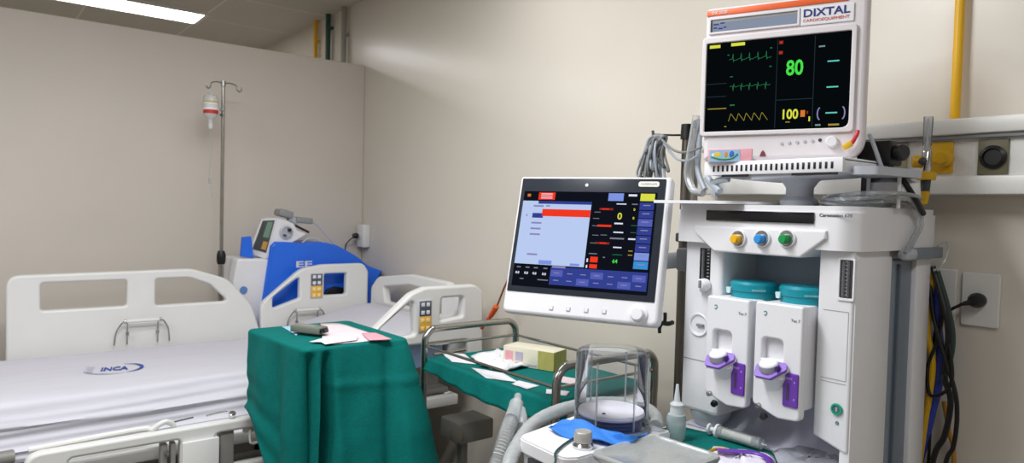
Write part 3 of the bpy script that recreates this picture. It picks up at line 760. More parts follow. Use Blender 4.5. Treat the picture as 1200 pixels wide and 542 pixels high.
# ================================================================== stainless cart with green drape
kx0, kx1, ky0, ky1 = 1.315, 1.735, 1.435, 2.14
CZ = .85
ct = thing('instrument_cart', 'stainless steel trolley with rounded guard rails beside the bed head', 'trolley', ((kx0+kx1)/2, (ky0+ky1)/2, 0))
MB().bx(kx0+.012, kx1-.012, ky0+.012, ky1-.012, CZ-.03, CZ-.004, STEEL, .006).build('top_shelf', ct, world=True)
MB().bx(kx0+.012, kx1-.012, ky0+.012, ky1-.012, .28, .30, STEEL, .006).build('lower_shelf', ct, world=True)
for (x, y) in ((kx0, ky0), (kx0, ky1), (kx1, ky0), (kx1, ky1)):
    l = MB().cyl((x, y, .09), (x, y, CZ-.02), .0115, STEEL).build('leg', ct, world=True)
    MB().cyl((x-.012, y, .04), (x+.012, y, .04), .04, DGREY, bev=.004).bx(x-.018, x+.018, y-.016, y+.016, .05, .09, STEEL, .004).build('caster', l, world=True)
zt2 = CZ+.10
for y in (ky0, ky1):
    MB().tube([(kx0, y, CZ-.03), (kx0, y, zt2-.05), (kx0+.008, y, zt2-.022), (kx0+.03, y, zt2-.004), (kx0+.07, y, zt2), (kx1-.07, y, zt2), (kx1-.03, y, zt2-.004), (kx1-.008, y, zt2-.022), (kx1, y, zt2-.05), (kx1, y, CZ-.03)], .0125, STEEL, 12, 5).build('end_rail', ct, world=True)
    MB().tube([(kx0, y, CZ+.042), (kx1, y, CZ+.042)], .005, STEEL, 8).build('cross_bar', ct, world=True)
for x in (kx0, kx1):
    MB().tube([(x, ky0, CZ+.042), (x, ky1, CZ+.042)], .005, STEEL, 8).build('side_rail', ct, world=True)
KC = [(kx0+.004, ky1-.02), (kx0+.004, ky0+.02), (kx1-.02, ky0+.02), (kx1-.02, ky1-.02)]
def k_hem(p_, s):
    if p_.x < kx0+.05: return CZ-.052-.018*math.sin((p_.y-ky0)*6)
    return CZ-.02
def k_flare(p_, s): return .012 if p_.x < kx0+.05 else .0
def k_fold(p_, s, k): return .004*math.sin(p_.y*55)*k if p_.x < kx0+.05 else 0
kd = drape(KC, .02, CZ, k_hem, k_flare, k_fold, 6, 26).build('surgical_drape', smooth=1.3, solid=.002)
tag(kd, 'green surgical drape spread over the steel trolley top', 'surgical drape')
# things on the trolley
zc = CZ+.0015
bx_c = PZ(626, 428, zc)
cbx = thing('glove_box', 'cream and olive cardboard box on the trolley', 'box', (bx_c.x, bx_c.y, zc), math.radians(-71))
MB().box((0, 0, .033), (.20, .088, .064), CARD, .0015).build('carton', cbx)
MB().bx(.1005, .1015, -.043, .043, .002, .064, CARDG).bx(.04, .1015, -.0455, -.0442, .002, .064, CARDG).build('end_print', cbx, label='olive printed end')
b = MB(); b.bx(-.09, -.06, -.0455, -.0443, .012, .05, PINK).bx(-.05, -.02, -.0455, -.0443, .02, .05, INKL).bx(-.05, .035, -.0455, -.0443, .008, .014, INKL); b.build('front_print', cbx, label='pink and lilac printed patch')
G1 = 'white gauze and paper on the trolley'
sheet_on('gauze_pad', zz([(552, 420), (582, 414), (603, 420), (618, 431), (590, 437), (562, 430)], zc), zc, GAUZE, 'crumpled white gauze pile beside the cardboard box', 'gauze', G1, .006, .02, 5)
sheet_on('paper_sheet', zz([(515, 412), (545, 415), (558, 427), (530, 424)], zc), zc, PAPER, 'flat white paper nearest the left end of the trolley', 'paper', G1, seed=6)
sheet_on('paper_sheet', zz([(552, 431), (590, 437), (608, 448), (570, 443)], zc), zc, PAPER, 'flat white paper along the trolley front in front of the gauze', 'paper', G1, seed=7)
sheet_on('paper_sheet', zz([(608, 446), (632, 452), (618, 456), (600, 450)], zc), zc, PAPER, 'small white paper at the middle of the trolley front', 'paper', G1, seed=8)
sheet_on('paper_sheet', zz([(640, 456), (668, 459), (663, 464), (640, 461)], zc), zc, PAPER, 'thin white slip under the trolley rail by the near end rail', 'paper', G1, seed=9)
sheet_on('paper_sheet', zz([(655, 440), (690, 447), (680, 452), (652, 447)], zc), zc, PAPERP, 'pinkish paper on the trolley behind the clear cylinder', 'paper', G1, seed=10)
f_ = PZ(545, 411, zc); f2 = PZ(508, 417, zc)
tag(MB().tube([f2+Vector((0, 0, .006)), f_+Vector((0, 0, .006))], .006, STEEL, 8).build('metal_rod'), 'thin metal rod lying at the left end of the trolley', 'rod')
# orange probe hanging by the bed head
pr = [PX(*p_, 1.72) for p_ in ((594, 330), (588, 344), (583, 357), (575, 370), (564, 384))]
op = thing('orange_probe', 'orange connector on a thin cable hanging beside the display', 'cable', pr[0])
MB().cyl(pr[2]+(pr[3]-pr[2])*.1, pr[3], .012, ORNG2, .011, bev=.003).build('connector', op, world=True)
MB().tube([PX(604, 312, 1.74), pr[0], pr[1], pr[2]], .004, BROWNW, 8, 5).build('cable', op, world=True)
b = MB(); b.tube([pr[3], pr[4]], .008, ORNG2, 10, 0)
for k in range(3):
    q = pr[3].lerp(pr[4], .2+.3*k); b.sph(q, .0105, RED, (1, 1, .6))
b.build('strain_relief', op, world=True)

# something pale under the trolley
q = PX(545, 502, 1.45)
sb = thing('suction_unit', 'dim grey boxed unit under the trolley beside the bed head', 'medical device', (1.46, q.y, .30))
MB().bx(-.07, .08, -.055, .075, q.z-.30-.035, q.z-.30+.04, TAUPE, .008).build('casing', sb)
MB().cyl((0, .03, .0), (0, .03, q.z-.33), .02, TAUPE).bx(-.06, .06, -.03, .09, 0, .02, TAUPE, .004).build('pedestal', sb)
MB().lathe([(0, 0), (.03, 0), (.03, .008), (.022, .012), (0, .012)], (-.07, -.04, q.z-.30), (-1, -.3, 0), mat('drab_dial', '6b655a', .5)).build('dial', sb)

# ================================================================== anaesthesia workstation
RW = Matrix.Rotation(-math.pi/2, 3, 'Z')      # local x = along the wall towards the camera side, y = into the wall
ws = thing('anaesthesia_workstation', 'tall white anaesthesia machine with gas knobs and recessed bay against the right wall', 'anaesthesia machine', (1.42, .95, 0), RW)
UL, UR, DP = -.140, .28, .365
# carcass behind the bay
MB().bx(UL, UR-.014, .15, DP, .12, 1.36, WHITE, .006).build('back_body', ws)
b = MB().bx(UL+.002, UR-.075, .142, .152, .87, 1.335, mat('bay_panel', 'a3b3c6', .5, var=.02)); b.build('bay_panel', ws, label='back wall of the bay with shade in its blue grey colour')  # white panel; its recess shade is put into the blue grey base colour
# left and right columns
lc_ = MB().panel(rrect(UL, .905, -.032, 1.36, .012), [], 0, .16, WHITE, .010).build('left_column', ws)
rc = MB().panel(rounded([(.206, .93), (.206, 1.345), (UR, 1.345), (UR, .905)], .006), [], 0, .16, WHITE, .005).build('right_column', ws)
# right flank
sd = MB().bx(UR-.02, UR+.004, .004, .165, .12, 1.31, WHITE, .006).build('flank_panel', ws)
MB().bx(UR-.02, UR-.004, .165, .285, .12, 1.30, GREYB, .004).build('flank_channel', ws, label='blue grey channel')
MB().bx(UR-.02, UR+.002, .205, .213, .12, 1.29, mat('channel_groove', '5d6978', .5)).build('channel_groove', ws)
MB().bx(UR-.02, UR+.006, .285, DP, .12, 1.31, WHITE, .006).build('rear_post', ws)
# header
hd = MB()
poly = rounded([(-.150, -.022), (.262, -.022), (.292, .01), (.292, .372), (-.150, .372)], [.012, .04, .03, .02, .012], 5)
TT = Matrix.Identity(4)
hd.prism(poly, 1.322, 1.4, WHITE, TT)
poly2 = [(a*.985+.001, b_*.985+.002) for a, b_ in poly]
hd.prism(poly2, 1.4, 1.413, WHITE, TT)
hdr = hd.build('header', ws)
# sloping control fascia below the header
fa = MB()
prof_t = rounded([(-.092, 1.345), (-.036, 1.303), (.178, 1.303), (.232, 1.345)], [0, .01, .01, 0], 4)
fa.panel([(-.092, 1.362)]+prof_t+[(.232, 1.362)], [], -.03, .10, WHITE, .004)
fas = fa.build('control_fascia', ws)
# black window strip, name
x0, z1 = onto(ws, 828, 246, -.026); x1, z0 = onto(ws, 953, 262, -.026)
MB().bx(x0, x1, -.027, -.02, z0, z1, GLOSSB, .001).build('display_strip', hdr, label='glossy black display strip')
x0, z0 = onto(ws, 960, 253.5, -.0225)
MB().text('Carestation 620', x0, z0, .0065, DGREY, y=-.0225, w=.068, bold=.01).build('name_lettering', hdr, smooth=0, label='dark grey machine name')
# three gas knobs
for (px, cc) in ((866, YEL), (894, SKYB), (923, GRN)):
    x, z = onto(ws, px, 279, -.03)
    b = MB().lathe([(0, 0), (.0195, 0), (.020, .004), (.0185, .006), (.0170, .006), (.0165, .002), (0, .002)], (x, -.03, z), (0, -1, 0), WHITE, 28)
    b.lathe([(0, 0), (.0155, 0), (.0145, .006), (0, .006)], (x, -.032, z), (0, -1, 0), CHROME, 24)
    k = b.build('gas_gauge', ws)
    x, z = onto(ws, px-6, 280, -.05)
    MB().lathe([(0, 0), (.009, 0), (.0105, .003), (.0105, .014), (.0085, .017), (0, .017)], (x, -.034, z), (-.12, -1, 0), cc, 20).build('gas_knob', k, label={866: 'yellow knob', 894: 'blue knob', 923: 'green knob'}[px])
# left column flowmeter and suction recess
x0, z1 = onto(ws, 821, 290); x1, z0 = onto(ws, 832, 328)
fl = MB().bx(x0, x1, -.0015, .004, z0, z1, BLACK, .0005).build('flow_window', ws, label='black flow scale window')
b = MB(); b.cyl((x0+.012, -.004, z0+.002), (x0+.012, -.004, z1-.003), .0035, GLASS, seg=12)
for k in range(9): b.bx(x1-.008, x1-.003, -.0024, -.0014, z0+.008+k*.008, z0+.0095+k*.008, GREYW)
b.build('flow_tube', fl)
x, z = onto(ws, 822, 334, -.02)
MB().lathe([(0, 0), (.015, 0), (.016, .006), (.015, .018), (.012, .022), (0, .022)], (x, 0, z), (-.25, -1, 0), WHITE, 20).bx(x-.004, x+.001, -.028, -.018, z-.006, z+.012, GREYM, .001).build('flow_knob', lc_)
x, z = onto(ws, 819, 380)
MB().lathe([(.027, 0), (.029, .0015), (.027, .003), (.023, .0015), (.019, -.008), (0, -.012)], (x, -.001, z), (0, -1, 0), WHITE, 28).bx(x-.004, x+.016, -.006, .006, z-.004, z+.003, GREYM, .001).build('suction_recess', lc_)
x0, z0 = onto(ws, 806, 419); MB().bx(UL+.004, -.034, -.0006, .002, z0-.001, z0+.001, GREYM).build('seam', lc_)
# right column window, door line, power button
x0, z1 = onto(ws, 985.5, 304); x1, z0 = onto(ws, 999, 350)
pw = MB().panel(rrect(x0-.004, z0-.006, x1+.004, z1+.004, .004), [rrect(x0, z0, x1, z1, .003)], -.003, .002, WHITE, .001).bx(x0, x1, -.0006, .001, z0, z1, mat('smoky_window', '3f3d42', .2), 0).build('oxygen_window', ws)
b = MB(); b.cyl((x0+.008, -.002, z0+.002), (x0+.008, -.002, z1-.002), .003, GLASS, seg=12).cyl((x0+.017, -.002, z0+.002), (x0+.017, -.002, z1-.002), .003, GLASS, seg=12)
for k in range(10): b.bx(x0+.011, x0+.0145, -.0016, -.0006, z0+.006+k*.0075, z0+.007+k*.0075, GREYW)
b.build('flow_tube', pw)
xa, za = onto(ws, 965, 362); xb, zb = onto(ws, 1002, 455)
b = MB()
for (p0, p1) in (((xa, za), (UR-.008, za)), ((xa, zb+.01), (UR-.008, zb+.01)), ((UR-.008, za), (UR-.008, zb+.01)), ((xa, zb+.003), (UR-.008, zb+.003))): b.line([p0, p1], .0012, -.0006, mat('seam_grey', '9a9da6', .6))
b.build('door_seam', rc, smooth=0)
x, z = onto(ws, 981, 479)
b = MB().lathe([(.008, .001), (.0115, .001), (.0125, .003), (.0115, .005), (.0085, .005), (.008, .002)], (x, 0, z), (0, -1, 0), mat('power_teal', '17a07c', .4), 28).lathe([(0, 0), (.0085, 0), (.008, .0035), (0, .0035)], (x, 0, z), (0, -1, 0), mat('button_slate', '4a6f74', .4), 20).build('power_button', ws, label='teal ringed power button')
MB().line([(x, z-.004), (x, z+.004)], .0015, -.0037, WHITE).build('power_mark', b, smooth=0)
x, z = onto(ws, 981, 495)
MB().lathe([(0, 0), (.004, 0), (.0035, .002), (0, .002)], (x, 0, z), (0, -1, 0), mat('indicator_slate', '6f8a94', .3), 14).build('indicator', rc)
# lower fairing of the bay
b = MB()
fair = []
for i in range(9):
    a = i/8*math.pi/2; fair.append((.145-.12*(1-math.cos(a)), .98-.115*math.sin(a)))
prof = [(.15, .99)]+fair+[(.02, .862), (.15, .862)]
Tf = Matrix(((0, 0, 1, 0), (1, 0, 0, 0), (0, 1, 0, 0), (0, 0, 0, 1)))
b.prism(prof, UL+.004, .268, mat('bay_lavender_shade', 'cfcfde', .4), Tf).build('bay_fairing', ws, label='curved bay floor with lavender shading in its colour')  # lavender shading inside the bay is painted into this base colour
b = MB().sph((-.09, .06, .912), .05, GREYW, (1.0, 1.15, 1.2), 20).build('left_cowl', ws)
# work surface and lower cabinet (world coordinates)
b = MB(); ls = [(1.262, 1.10), (1.45, 1.10), (1.45, .66), (.98, .66), (.98, .982), (1.262, .982)]
b.prism(rounded(ls, [.01, .01, .02, .04, .01, .01]), .835, .86, WHITE, TT); wsf = b.build('work_surface', ws, world=True)
MB().bx(1.05, 1.44, .66, .97, .14, .835, WHITE, .01).build('lower_cabinet', ws, world=True)
for k in range(3):
    d_ = MB().bx(1.04, 1.055, .68, .95, .20+.2*k, .385+.2*k, WHITE, .004).build('drawer', ws, world=True)
    MB().bx(1.028, 1.042, .74, .89, .33+.2*k, .345+.2*k, GREYM, .003).build('handle', d_, world=True)
for x in (1.08, 1.72):
    for y in (.70, .95): MB().cyl((x, y-.015, .06), (x, y+.015, .06), .06, DGREY, bev=.005).bx(x-.03, x+.03, y-.03, y+.03, .09, .14, GREYM, .008).build('caster', ws, world=True)
# side rail bracket
b = MB(); q0, q1 = PY(1045, 294, .655), PY(1125, 308, .63)
b.bx(UR+.004, UR+.03, .175, .235, 1.30, 1.328, GREYW, .012).bx(UR+.002, UR+.022, .2, .385, 1.302, 1.327, GREYB, .002).build('side_bracket', ws, label='grey accessory rail bracket')
# top shelf sticking out to the left
b = MB(); tp = rounded([(-.178, -.088), (.02, -.06), (.05, .02), (.05, .2), (-.14, .2), (-.145, -.05)], [.004, .03, .03, .01, .02, .01], 5)
b.prism(tp, 1.414, 1.421, WHITE, TT).build('top_shelf', ws)
# neck and tray for the patient monitor
TX0, TX1 = -.078, .257
nk = MB().lathe([(0, 1.413), (.042, 1.413), (.042, 1.426), (.034, 1.432), (.030, 1.436), (.030, 1.455), (.04, 1.47), (.07, 1.486), (0, 1.486)], (.10, .10, 0), (0, 0, 1), GREYW, 28).build('swivel_neck', ws)
tr = MB()
tr.bx(TX0, TX1, -.02, -.010, 1.482, 1.513, WHITE, .002)
tr.bx(TX0, TX1, -.010, .19, 1.505, 1.511, WHITE, .002)
tr.prism([(TX0+.01, 1.483), (TX1, 1.483), (TX1-.05, 1.478), (TX0+.1, 1.470)], -.012, .15, GREYW)
tr.bx(TX1-.006, TX1, -.010, .19, 1.482, 1.513, WHITE, .002)
trb = tr.build('monitor_tray', ws)
n = 24
for k in range(n):
    x = TX0+.028+(TX1-TX0-.05)*k/(n-1)
    MB().bx(x-.0025, x+.0025, -.0212, -.0195, 1.490, 1.504, BLACK, .0005).build('slot', trb)
MB().bx(TX0+.05, TX0+.12, -.0205, -.018, 1.477, 1.482, BLACK).bx(TX1-.11, TX1-.01, -.0205, -.018, 1.477, 1.482, BLACK).build('under_lip', trb, label='black underside lip')
# right wing of the tray mount
wg = MB(); wg.prism(rounded([(.262, -.005), (.31, .02), (.325, .20), (.20, .20), (.262, .06)], .015), 1.478, 1.495, GREYW, TT)
wg.build('tray_wing', ws)
MB().lathe([(0, 1.43), (.05, 1.43), (.055, 1.44), (.052, 1.468), (.03, 1.48), (0, 1.48)], (.262, .20, 0), (0, 0, 1), WHITE, 24).build('swivel_cap', ws)
for x, y in ((.232, .15), (.30, .14)): MB().cyl((x, y, 1.413), (x, y, 1.479), .004, WHITE).build('support_pin', ws)
MB().cyl((.035, .17, 1.413), (.035, .17, 1.445), .006, DGRN).build('green_peg', ws, label='dark green peg')

# vaporizers: right one built, left one copied
def make_vaporizer(label):
    t = thing('vaporizer', label, 'vaporizer', Vector((1.37, .95-.092, .958)), RW, 'vaporizers in the machine bay')
    W_, Hh = .110, .245
    return t, rounded([(0, .02), (0, Hh), (W_, Hh), (W_, .004), (.06, .0)], [.012, .006, .006, .012, .02], 4)
vap, outl = make_vaporizer('right white vaporizer with teal cap and purple dial in the machine bay')
def v(px, py, y=0.0): return onto(vap, px, py, y)
x0, z1 = v(893, 394); x1, z0 = v(917, 424)
pocket = rounded([(x0, z0), (x0, z1), (x1, z1), (x1, z0)], [.002, .012, .012, .002], 5)
bd = MB().panel(outl, [pocket], 0, .022, WHITE, .004).bx(.004, .106, .018, .15, .022, .243, WHITE, .004).build('body', vap)
xc, zc_ = v(899, 431, -.022)
dl = MB()
pl = rounded([(-.033, .005), (-.018, .024), (.030, .024), (.036, .008), (.012, -.022), (-.026, -.022)], .006)
Td = Matrix.Translation((xc+.004, -.020, zc_-.004)) @ Matrix.Rotation(math.radians(43), 4, 'X')
dl.prism(pl, -.004, .003, DIALP, Td); dl.prism([(a*1.04, b_*1.04) for a, b_ in pl], -.006, -.0045, WHITE, Td)
Tw = Matrix(((0, 0, 1, 0), (1, 0, 0, 0), (0, 1, 0, 0), (0, 0, 0, 1)))
hw = MB(); rws = []
for k in range(13):          # a soft bulge carrying the dial, flowing back into the front
    q_ = k/12; ww = .024*(1-q_)**.6+.004; dd = -.029*(1-q_)**1.3; zz_ = zc_-.0195-.036*q_
    rws.append([Vector((xc+.004+ww*math.cos(a_), .002+dd*math.sin(a_)**.55, zz_)) for a_ in [math.pi*j/16 for j in range(17)]])
rws.insert(0, [Vector((p_.x, .002+(p_.y-.002)*.15, zc_+.008)) for p_ in rws[0]])
hw.grid(rws, WHITE)
hw.build('dial_housing', vap)
dial_o = dl.build('dial_plate', vap, label='purple dial plate')
b = MB(); b.lathe([(0, .002), (.0205, .002), (.0215, .008), (.0205, .0165), (.017, .0185), (0, .0185)], (xc+.001, -.014, zc_-.006), (0, -.34, .94), mat('dial_grey', 'a7a6b2', .4), 28)
b.lathe([(.0195, .0168), (.0175, .0195), (0, .02)], (xc+.001, -.014, zc_-.006), (0, -.34, .94), WHITE, 28).build('dial', dial_o)
MB().bx(xc+.023, xc+.028, -.030, -.016, zc_-.002, zc_+.010, mat('violet_dark', '42217a', .4), .002).build('dial_lock', dial_o, label='dark violet catch')
x0, z1 = v(919, 435); x1, z0 = v(935, 479)
sg = MB().panel(rrect(x0, z0, x1, z1, .004), [], -.004, .001, PURPLE, .0015).build('sight_window', vap, label='purple level window')
b = MB(); b.bx(x0+.009, x0+.015, -.0048, -.0035, z0+.014, z1-.022, mat('level_glass', '4a3a5c', .2)); b.text('MAX', x0+.007, z1-.014, .0052, LILAC, y=-.0042, w=.014, bold=.03)
b.bx(x1-.009, x1-.006, -.0048, -.0035, z0+.052, z0+.056, LILAC).bx(x1-.009, x1-.006, -.0048, -.0035, z0+.016, z0+.020, LILAC).build('level_marks', sg, smooth=0)
x, z = v(888, 474); MB().lathe([(0, 0), (.006, 0), (.006, .008), (.0045, .010), (0, .010)], (x+.003, 0, z), (0, -1, 0), STEEL, 16).build('drain_screw', bd)
x, z = v(893, 486); MB().lathe([(0, 0), (.008, 0), (.007, .008), (0, .008)], (x+.004, .001, z), (.2, -1, -.3), BLACK, 16).build('drain_spout', bd)
x, z = v(897, 367)
b = MB(); b.line([(x-.003, z+.004), (x+.002, z+.005), (x+.004, z+.001), (x+.001, z-.004), (x-.002, z-.003)], .0022, -.0006, mat('mark_teal', '2f8f92', .5)).build('teal_mark', bd, smooth=0)
x, z = v(927, 375.5); MB().text('Tec 7', x, z-.002, .0062, GREYM, y=-.0006, w=.02).build('model_lettering', bd, smooth=0)
cp = MB().lathe([(0, .238), (.052, .238), (.052, .257), (.055, .259), (.0555, .274), (.050, .280), (0, .2815)], (.062, .095, 0), (0, 0, 1), TEAL, 36).build('filler_cap', vap, label='teal filler cap')
b = MB().prism(rounded([(-.004, 0), (-.006, .014), (.006, .014), (.004, 0)], .002), -.006, .0, mat('cap_tab', 'bfe0e2', .4), Matrix.Translation((.024, .052, .251)) @ Matrix(((1, 0, 0, 0), (0, 0, 1, 0), (0, 1, 0, 0), (0, 0, 0, 1)))).build('cap_tab', cp, label='pale tab')
b = MB(); 
for k in range(8):
    a = math.radians(-62+k*4); b.box((.062+.0558*math.cos(a), .095+.0558*math.sin(a), .263), (.002, .0012, .004), mat('cap_print', '8fd0d4', .5), 0, Matrix.Rotation(a+math.pi/2, 3, 'Z'))
b.build('cap_print', cp, smooth=0)
move_copy(vap, Vector((1.37, .95+.034, .956)), -math.pi/2, 'left white vaporizer with teal cap and purple dial in the machine bay')

# ------------------------------------------------------------------ patient monitor on the tray
pmx = (TX0+TX1)/2
pm = thing('patient_monitor', 'white patient monitor with orange stripe showing pulse 80 on top of the machine', 'patient monitor', ws.matrix_world @ Vector((.10, .015, 1.513)), Matrix.Rotation(-math.pi/2+math.radians(21), 3, 'Z'))
def m_(px, py, y=-.0): return onto(pm, px, py, y)
def bb(p0, p1, y=0): return (*m_(*p0, y), *m_(*p1, y))
xl, _ = m_(824, 100); xr, _ = m_(1016, 100)
_q, szt = m_(912, 44); cz0 = .0; cz1 = szt+.084
cas = MB().panel(rounded([(xl+.004, cz0), (xl, cz1), (xr, cz1), (xr, cz0)], [.012, .012, .02, .05], 7), [], 0, .045, DIXW, .012).build('casing', pm)
MB().bx(xl+.02, xr-.06, .04, .13, .012, cz1-.03, DIXW, .02).build('rear_shell', cas)
# bezel frame around the screen
sx0, sz1 = m_(829, 56); sx1, _q = m_(999, 36); _q, sz0 = m_(912, 152); _q, sz1 = m_(912, 44)
bz = MB().panel(rrect(sx0-.010, sz0-.010, sx1+.010, sz1+.014, .010), [rounded([(sx0, sz0), (sx1, sz0), (sx1, sz1), (sx0, sz1)], [.003, .016, .003, .003])], -.006, .004, DIXW, .002).build('screen_bezel', pm)
scr = MB(); ys = -.001
scr.panel(rounded([(sx0-.001, sz0-.001), (sx1+.001, sz0-.001), (sx1+.001, sz1+.001), (sx0-.001, sz1+.001)], [.003, .016, .003, .003]), [], ys, .003, E_DRK, .0002)
SW, SH_ = sx1-sx0, sz1-sz0
def sp(u, v_): return (sx0+SW*u, sz1-SH_*v_)
yq = ys-.0006
def sq(u0, v0, u1, v1, m): a, b_ = sp(u0, v0), sp(u1, v1); scr.quad(a[0], a[1], b_[0], b_[1], yq, m)
sq(.51, .02, .514, .98, E_LIN); sq(.762, .02, .766, .98, E_LIN); sq(.514, .675, .762, .682, E_LIN)
def wave(u0, u1, v0, n, amp, m, kind):
    pts = []
    N = n*14
    for i in range(N+1):
        s = i/N; ph = (s*n) % 1
        if kind == 'ecg': y = (.9 if .42 < ph < .50 else (-.35 if .50 <= ph < .56 else .12*math.sin(ph*6.28)))
        elif kind == 'ecgd': y = (-.8 if .42 < ph < .50 else (.5 if .50 <= ph < .56 else .1*math.sin(ph*6.28)))
        else: y = max(0, (ph/.25 if ph < .25 else (1-ph)/.75)) - (.12 if .5 < ph < .56 else 0)
        pts.append(sp(u0+(u1-u0)*s, v0-amp*y))
    scr.line(pts, .0011, yq, m)
wave(.17, .47, .20, 5, .07, E_GRD, 'ecg'); wave(.18, .47, .50, 5, .06, E_GRD, 'ecgd'); wave(.18, .46, .885, 5, .085, E_YLO, 'pleth')
sq(.0, .455, .155, .462, E_LIN); sq(.0, .60, .155, .607, E_LIN); sq(.02, .735, .16, .745, E_YLO)
sq(.02, .02, .10, .055, E_YEL); sq(.18, .015, .28, .05, E_YEL)
sq(.185, .70, .22, .715, E_GRD); sq(.18, .385, .2, .395, E_GRD); sq(.46, .10, .475, .112, E_GRD); sq(.155, .14, .17, .15, E_GRD); sq(.46, .30, .475, .312, E_GRD); sq(.15, .94, .165, .95, E_YLO)
a = sp(.575, .415); scr.text('80', a[0], a[1], SH_*.155, E_GRN, y=yq, w=SW*.115, bold=.03)
a = sp(.635, .47); scr.text('..', a[0], a[1], .004, E_GRD, y=yq)
a = sp(.55, .885); scr.text('100', a[0], a[1], SH_*.10, E_YEL, y=yq, w=SW*.105, bold=.03)
sq(.585, .915, .615, .925, E_YLO); sq(.685, .80, .715, .87, E_ORG); sq(.725, .81, .735, .84, E_DRED); sq(.74, .87, .75, .92, E_YEL)
sq(.522, .04, .55, .075, E_DRED); sq(.522, .15, .55, .185, E_DRED); sq(.53, .05, .54, .065, E_RED); sq(.53, .16, .54, .175, E_RED)
for vv in (.305, .575, .845): sq(.85, vv-.012, .925, vv+.002, E_CYN)
sq(.79, .13, .83, .145, E_TEAL)
for e, u in ((1, .805), (-1, .965)):
    scr.line([(sp(u, .845)[0]-e*.0055*math.cos(q)+e*.003, sp(u, .845)[1]+.013*math.sin(q)) for q in [math.radians(k) for k in range(-75, 76, 15)]], .0024, yq, E_LAV)
sq(.87, .955, .94, .975, E_YLO); sq(.785, .955, .82, .972, E_TEAL)
scr.build('screen', bz, smooth=0, label='black screen with green and yellow traces')
# upper strip: orange band, lcd, maker plate
ox, oz = m_(826, 24, -.002)
zo = sz1+.076
b = MB().bx(xl+.004, sx1-.01, -.0022, .001, zo-.012, zo+.001, ORANGE, .0006); b.text('DX 2020', xl+.015, zo-.009, .0065, DIXW, y=-.0024, w=.035, bold=.02); b.build('orange_stripe', pm, label='orange stripe')
lz0, lz1 = sz1+.026, sz1+.054
lf = MB().panel(rrect(sx0+.002, lz0-.005, sx1-.105, lz1+.006, .002), [rrect(sx0+.007, lz0, sx1-.11, lz1, .001)], -.004, .001, DIXW, .001).bx(sx0+.007, sx1-.11, -.0008, 0, lz0, lz1, E_LCD).build('status_display', pm, label='grey status display')
b = MB(); b.bx(sx0+.007, sx1-.11, -.0016, -.0008, lz1-.007, lz1, GREYM); b.bx(sx0+.007, sx0+.011, -.0016, -.0008, lz0, lz1, DGREY)
for (u, w_, z) in ((.013, .012, .016), (.013, .008, .008), (.028, .010, .018), (.024, .010, .006), (.036, .006, .008)): b.bx(sx0+u, sx0+u+w_, -.0014, -.0008, lz0+z, lz0+z+.003, E_NAVY)
b.build('status_icons', lf, smooth=0)
mp_ = MB().bx(sx1-.103, sx1+.002, -.003, .001, sz1+.020, sz1+.058, WHITE, .001)
mp_.text('DIXTAL', sx1-.099, sz1+.038, .016, mat('navy_print', '24307a', .5), y=-.0034, w=.092, bold=.03)
mp_.text('CARDIOEQUIPMENT', sx1-.099, sz1+.027, .006, mat('red_print', 'cf4a40', .5), y=-.0034, w=.092, bold=0); mp_.build('maker_plate', pm, smooth=0, label='white plate with navy DIXTAL lettering')
# lower controls
x, z = m_(975, 166)
MB().lathe([(0, 0), (.0125, 0), (.0125, .006), (.010, .010), (0, .010)], (x, 0, z), (0, -1, 0), WHITE, 24).build('rotary_knob', pm)
for k in range(6):
    x, z = m_(916+k*9, 168-k*.8); MB().lathe([(0, 0), (.0038, 0), (.0032, .002), (0, .002)], (x, 0, z), (0, -1, 0), GREYW if k < 5 else DGREY, 12).build('button', pm)
x, z = m_(998, 163)
MB().tube([(x+.012, -.012, z+.016), (x+.010, -.016, z+.006), (x+.002, -.014, z-.010)], .0042, RED, 10, 4).build('sensor_plug', pm, label='red sensor plug')
MB().box((x-.006, -.014, z-.014), (.02, .012, .012), YELD, .003, Matrix.Rotation(-.5, 3, 'Y')).build('sensor_clip', pm, label='yellow sensor clip')
x0, z1 = m_(830, 175); x1, z0 = m_(881, 189)
st = MB().bx(x0, x1, -.002, .001, z0, z1, PINK, .0006)
xw = x0+(x1-x0)*.36
st.bx(x0+.004, x0+(x1-x0)*.74, -.0026, -.0015, z0, z1-.002, mat('sticker_sky', '8fb6d8', .6)); 
st.sph((x0+.022, -.002, z0+.017), .009, mat('sticker_yellow', 'dcc04e', .6), (1.3, .1, .9)); st.sph((x0+.042, -.002, z0+.016), .008, mat('sticker_ochre', 'c98d30', .6), (.7, .12, 1.2))
st.sph((x0+.055, -.002, z0+.016), .009, mat('sticker_blue', '2f66b8', .6), (.8, .12, 1.2)); st.sph((x0+.012, -.002, z0+.016), .007, WHITE, (1, .1, 1.2))
st.tube([(x0+.008, -.0032, z0+.012), (x0+.03, -.0034, z0+.006), (x0+.055, -.0034, z0+.008), (x0+.068, -.0032, z0+.018)], .0016, GRN, 8, 5); st.build('picture_sticker', pm, label='colourful picture sticker')
x, z = m_(894, 180)
MB().prism([(x-.007, z-.006), (x+.007, z-.006), (x+.004, z+.003), (x, z+.008), (x-.004, z+.003)], -.002, 0, mat('maroon_sticker', '7c2f3c', .6)).build('warning_sticker', pm, label='small maroon sticker')
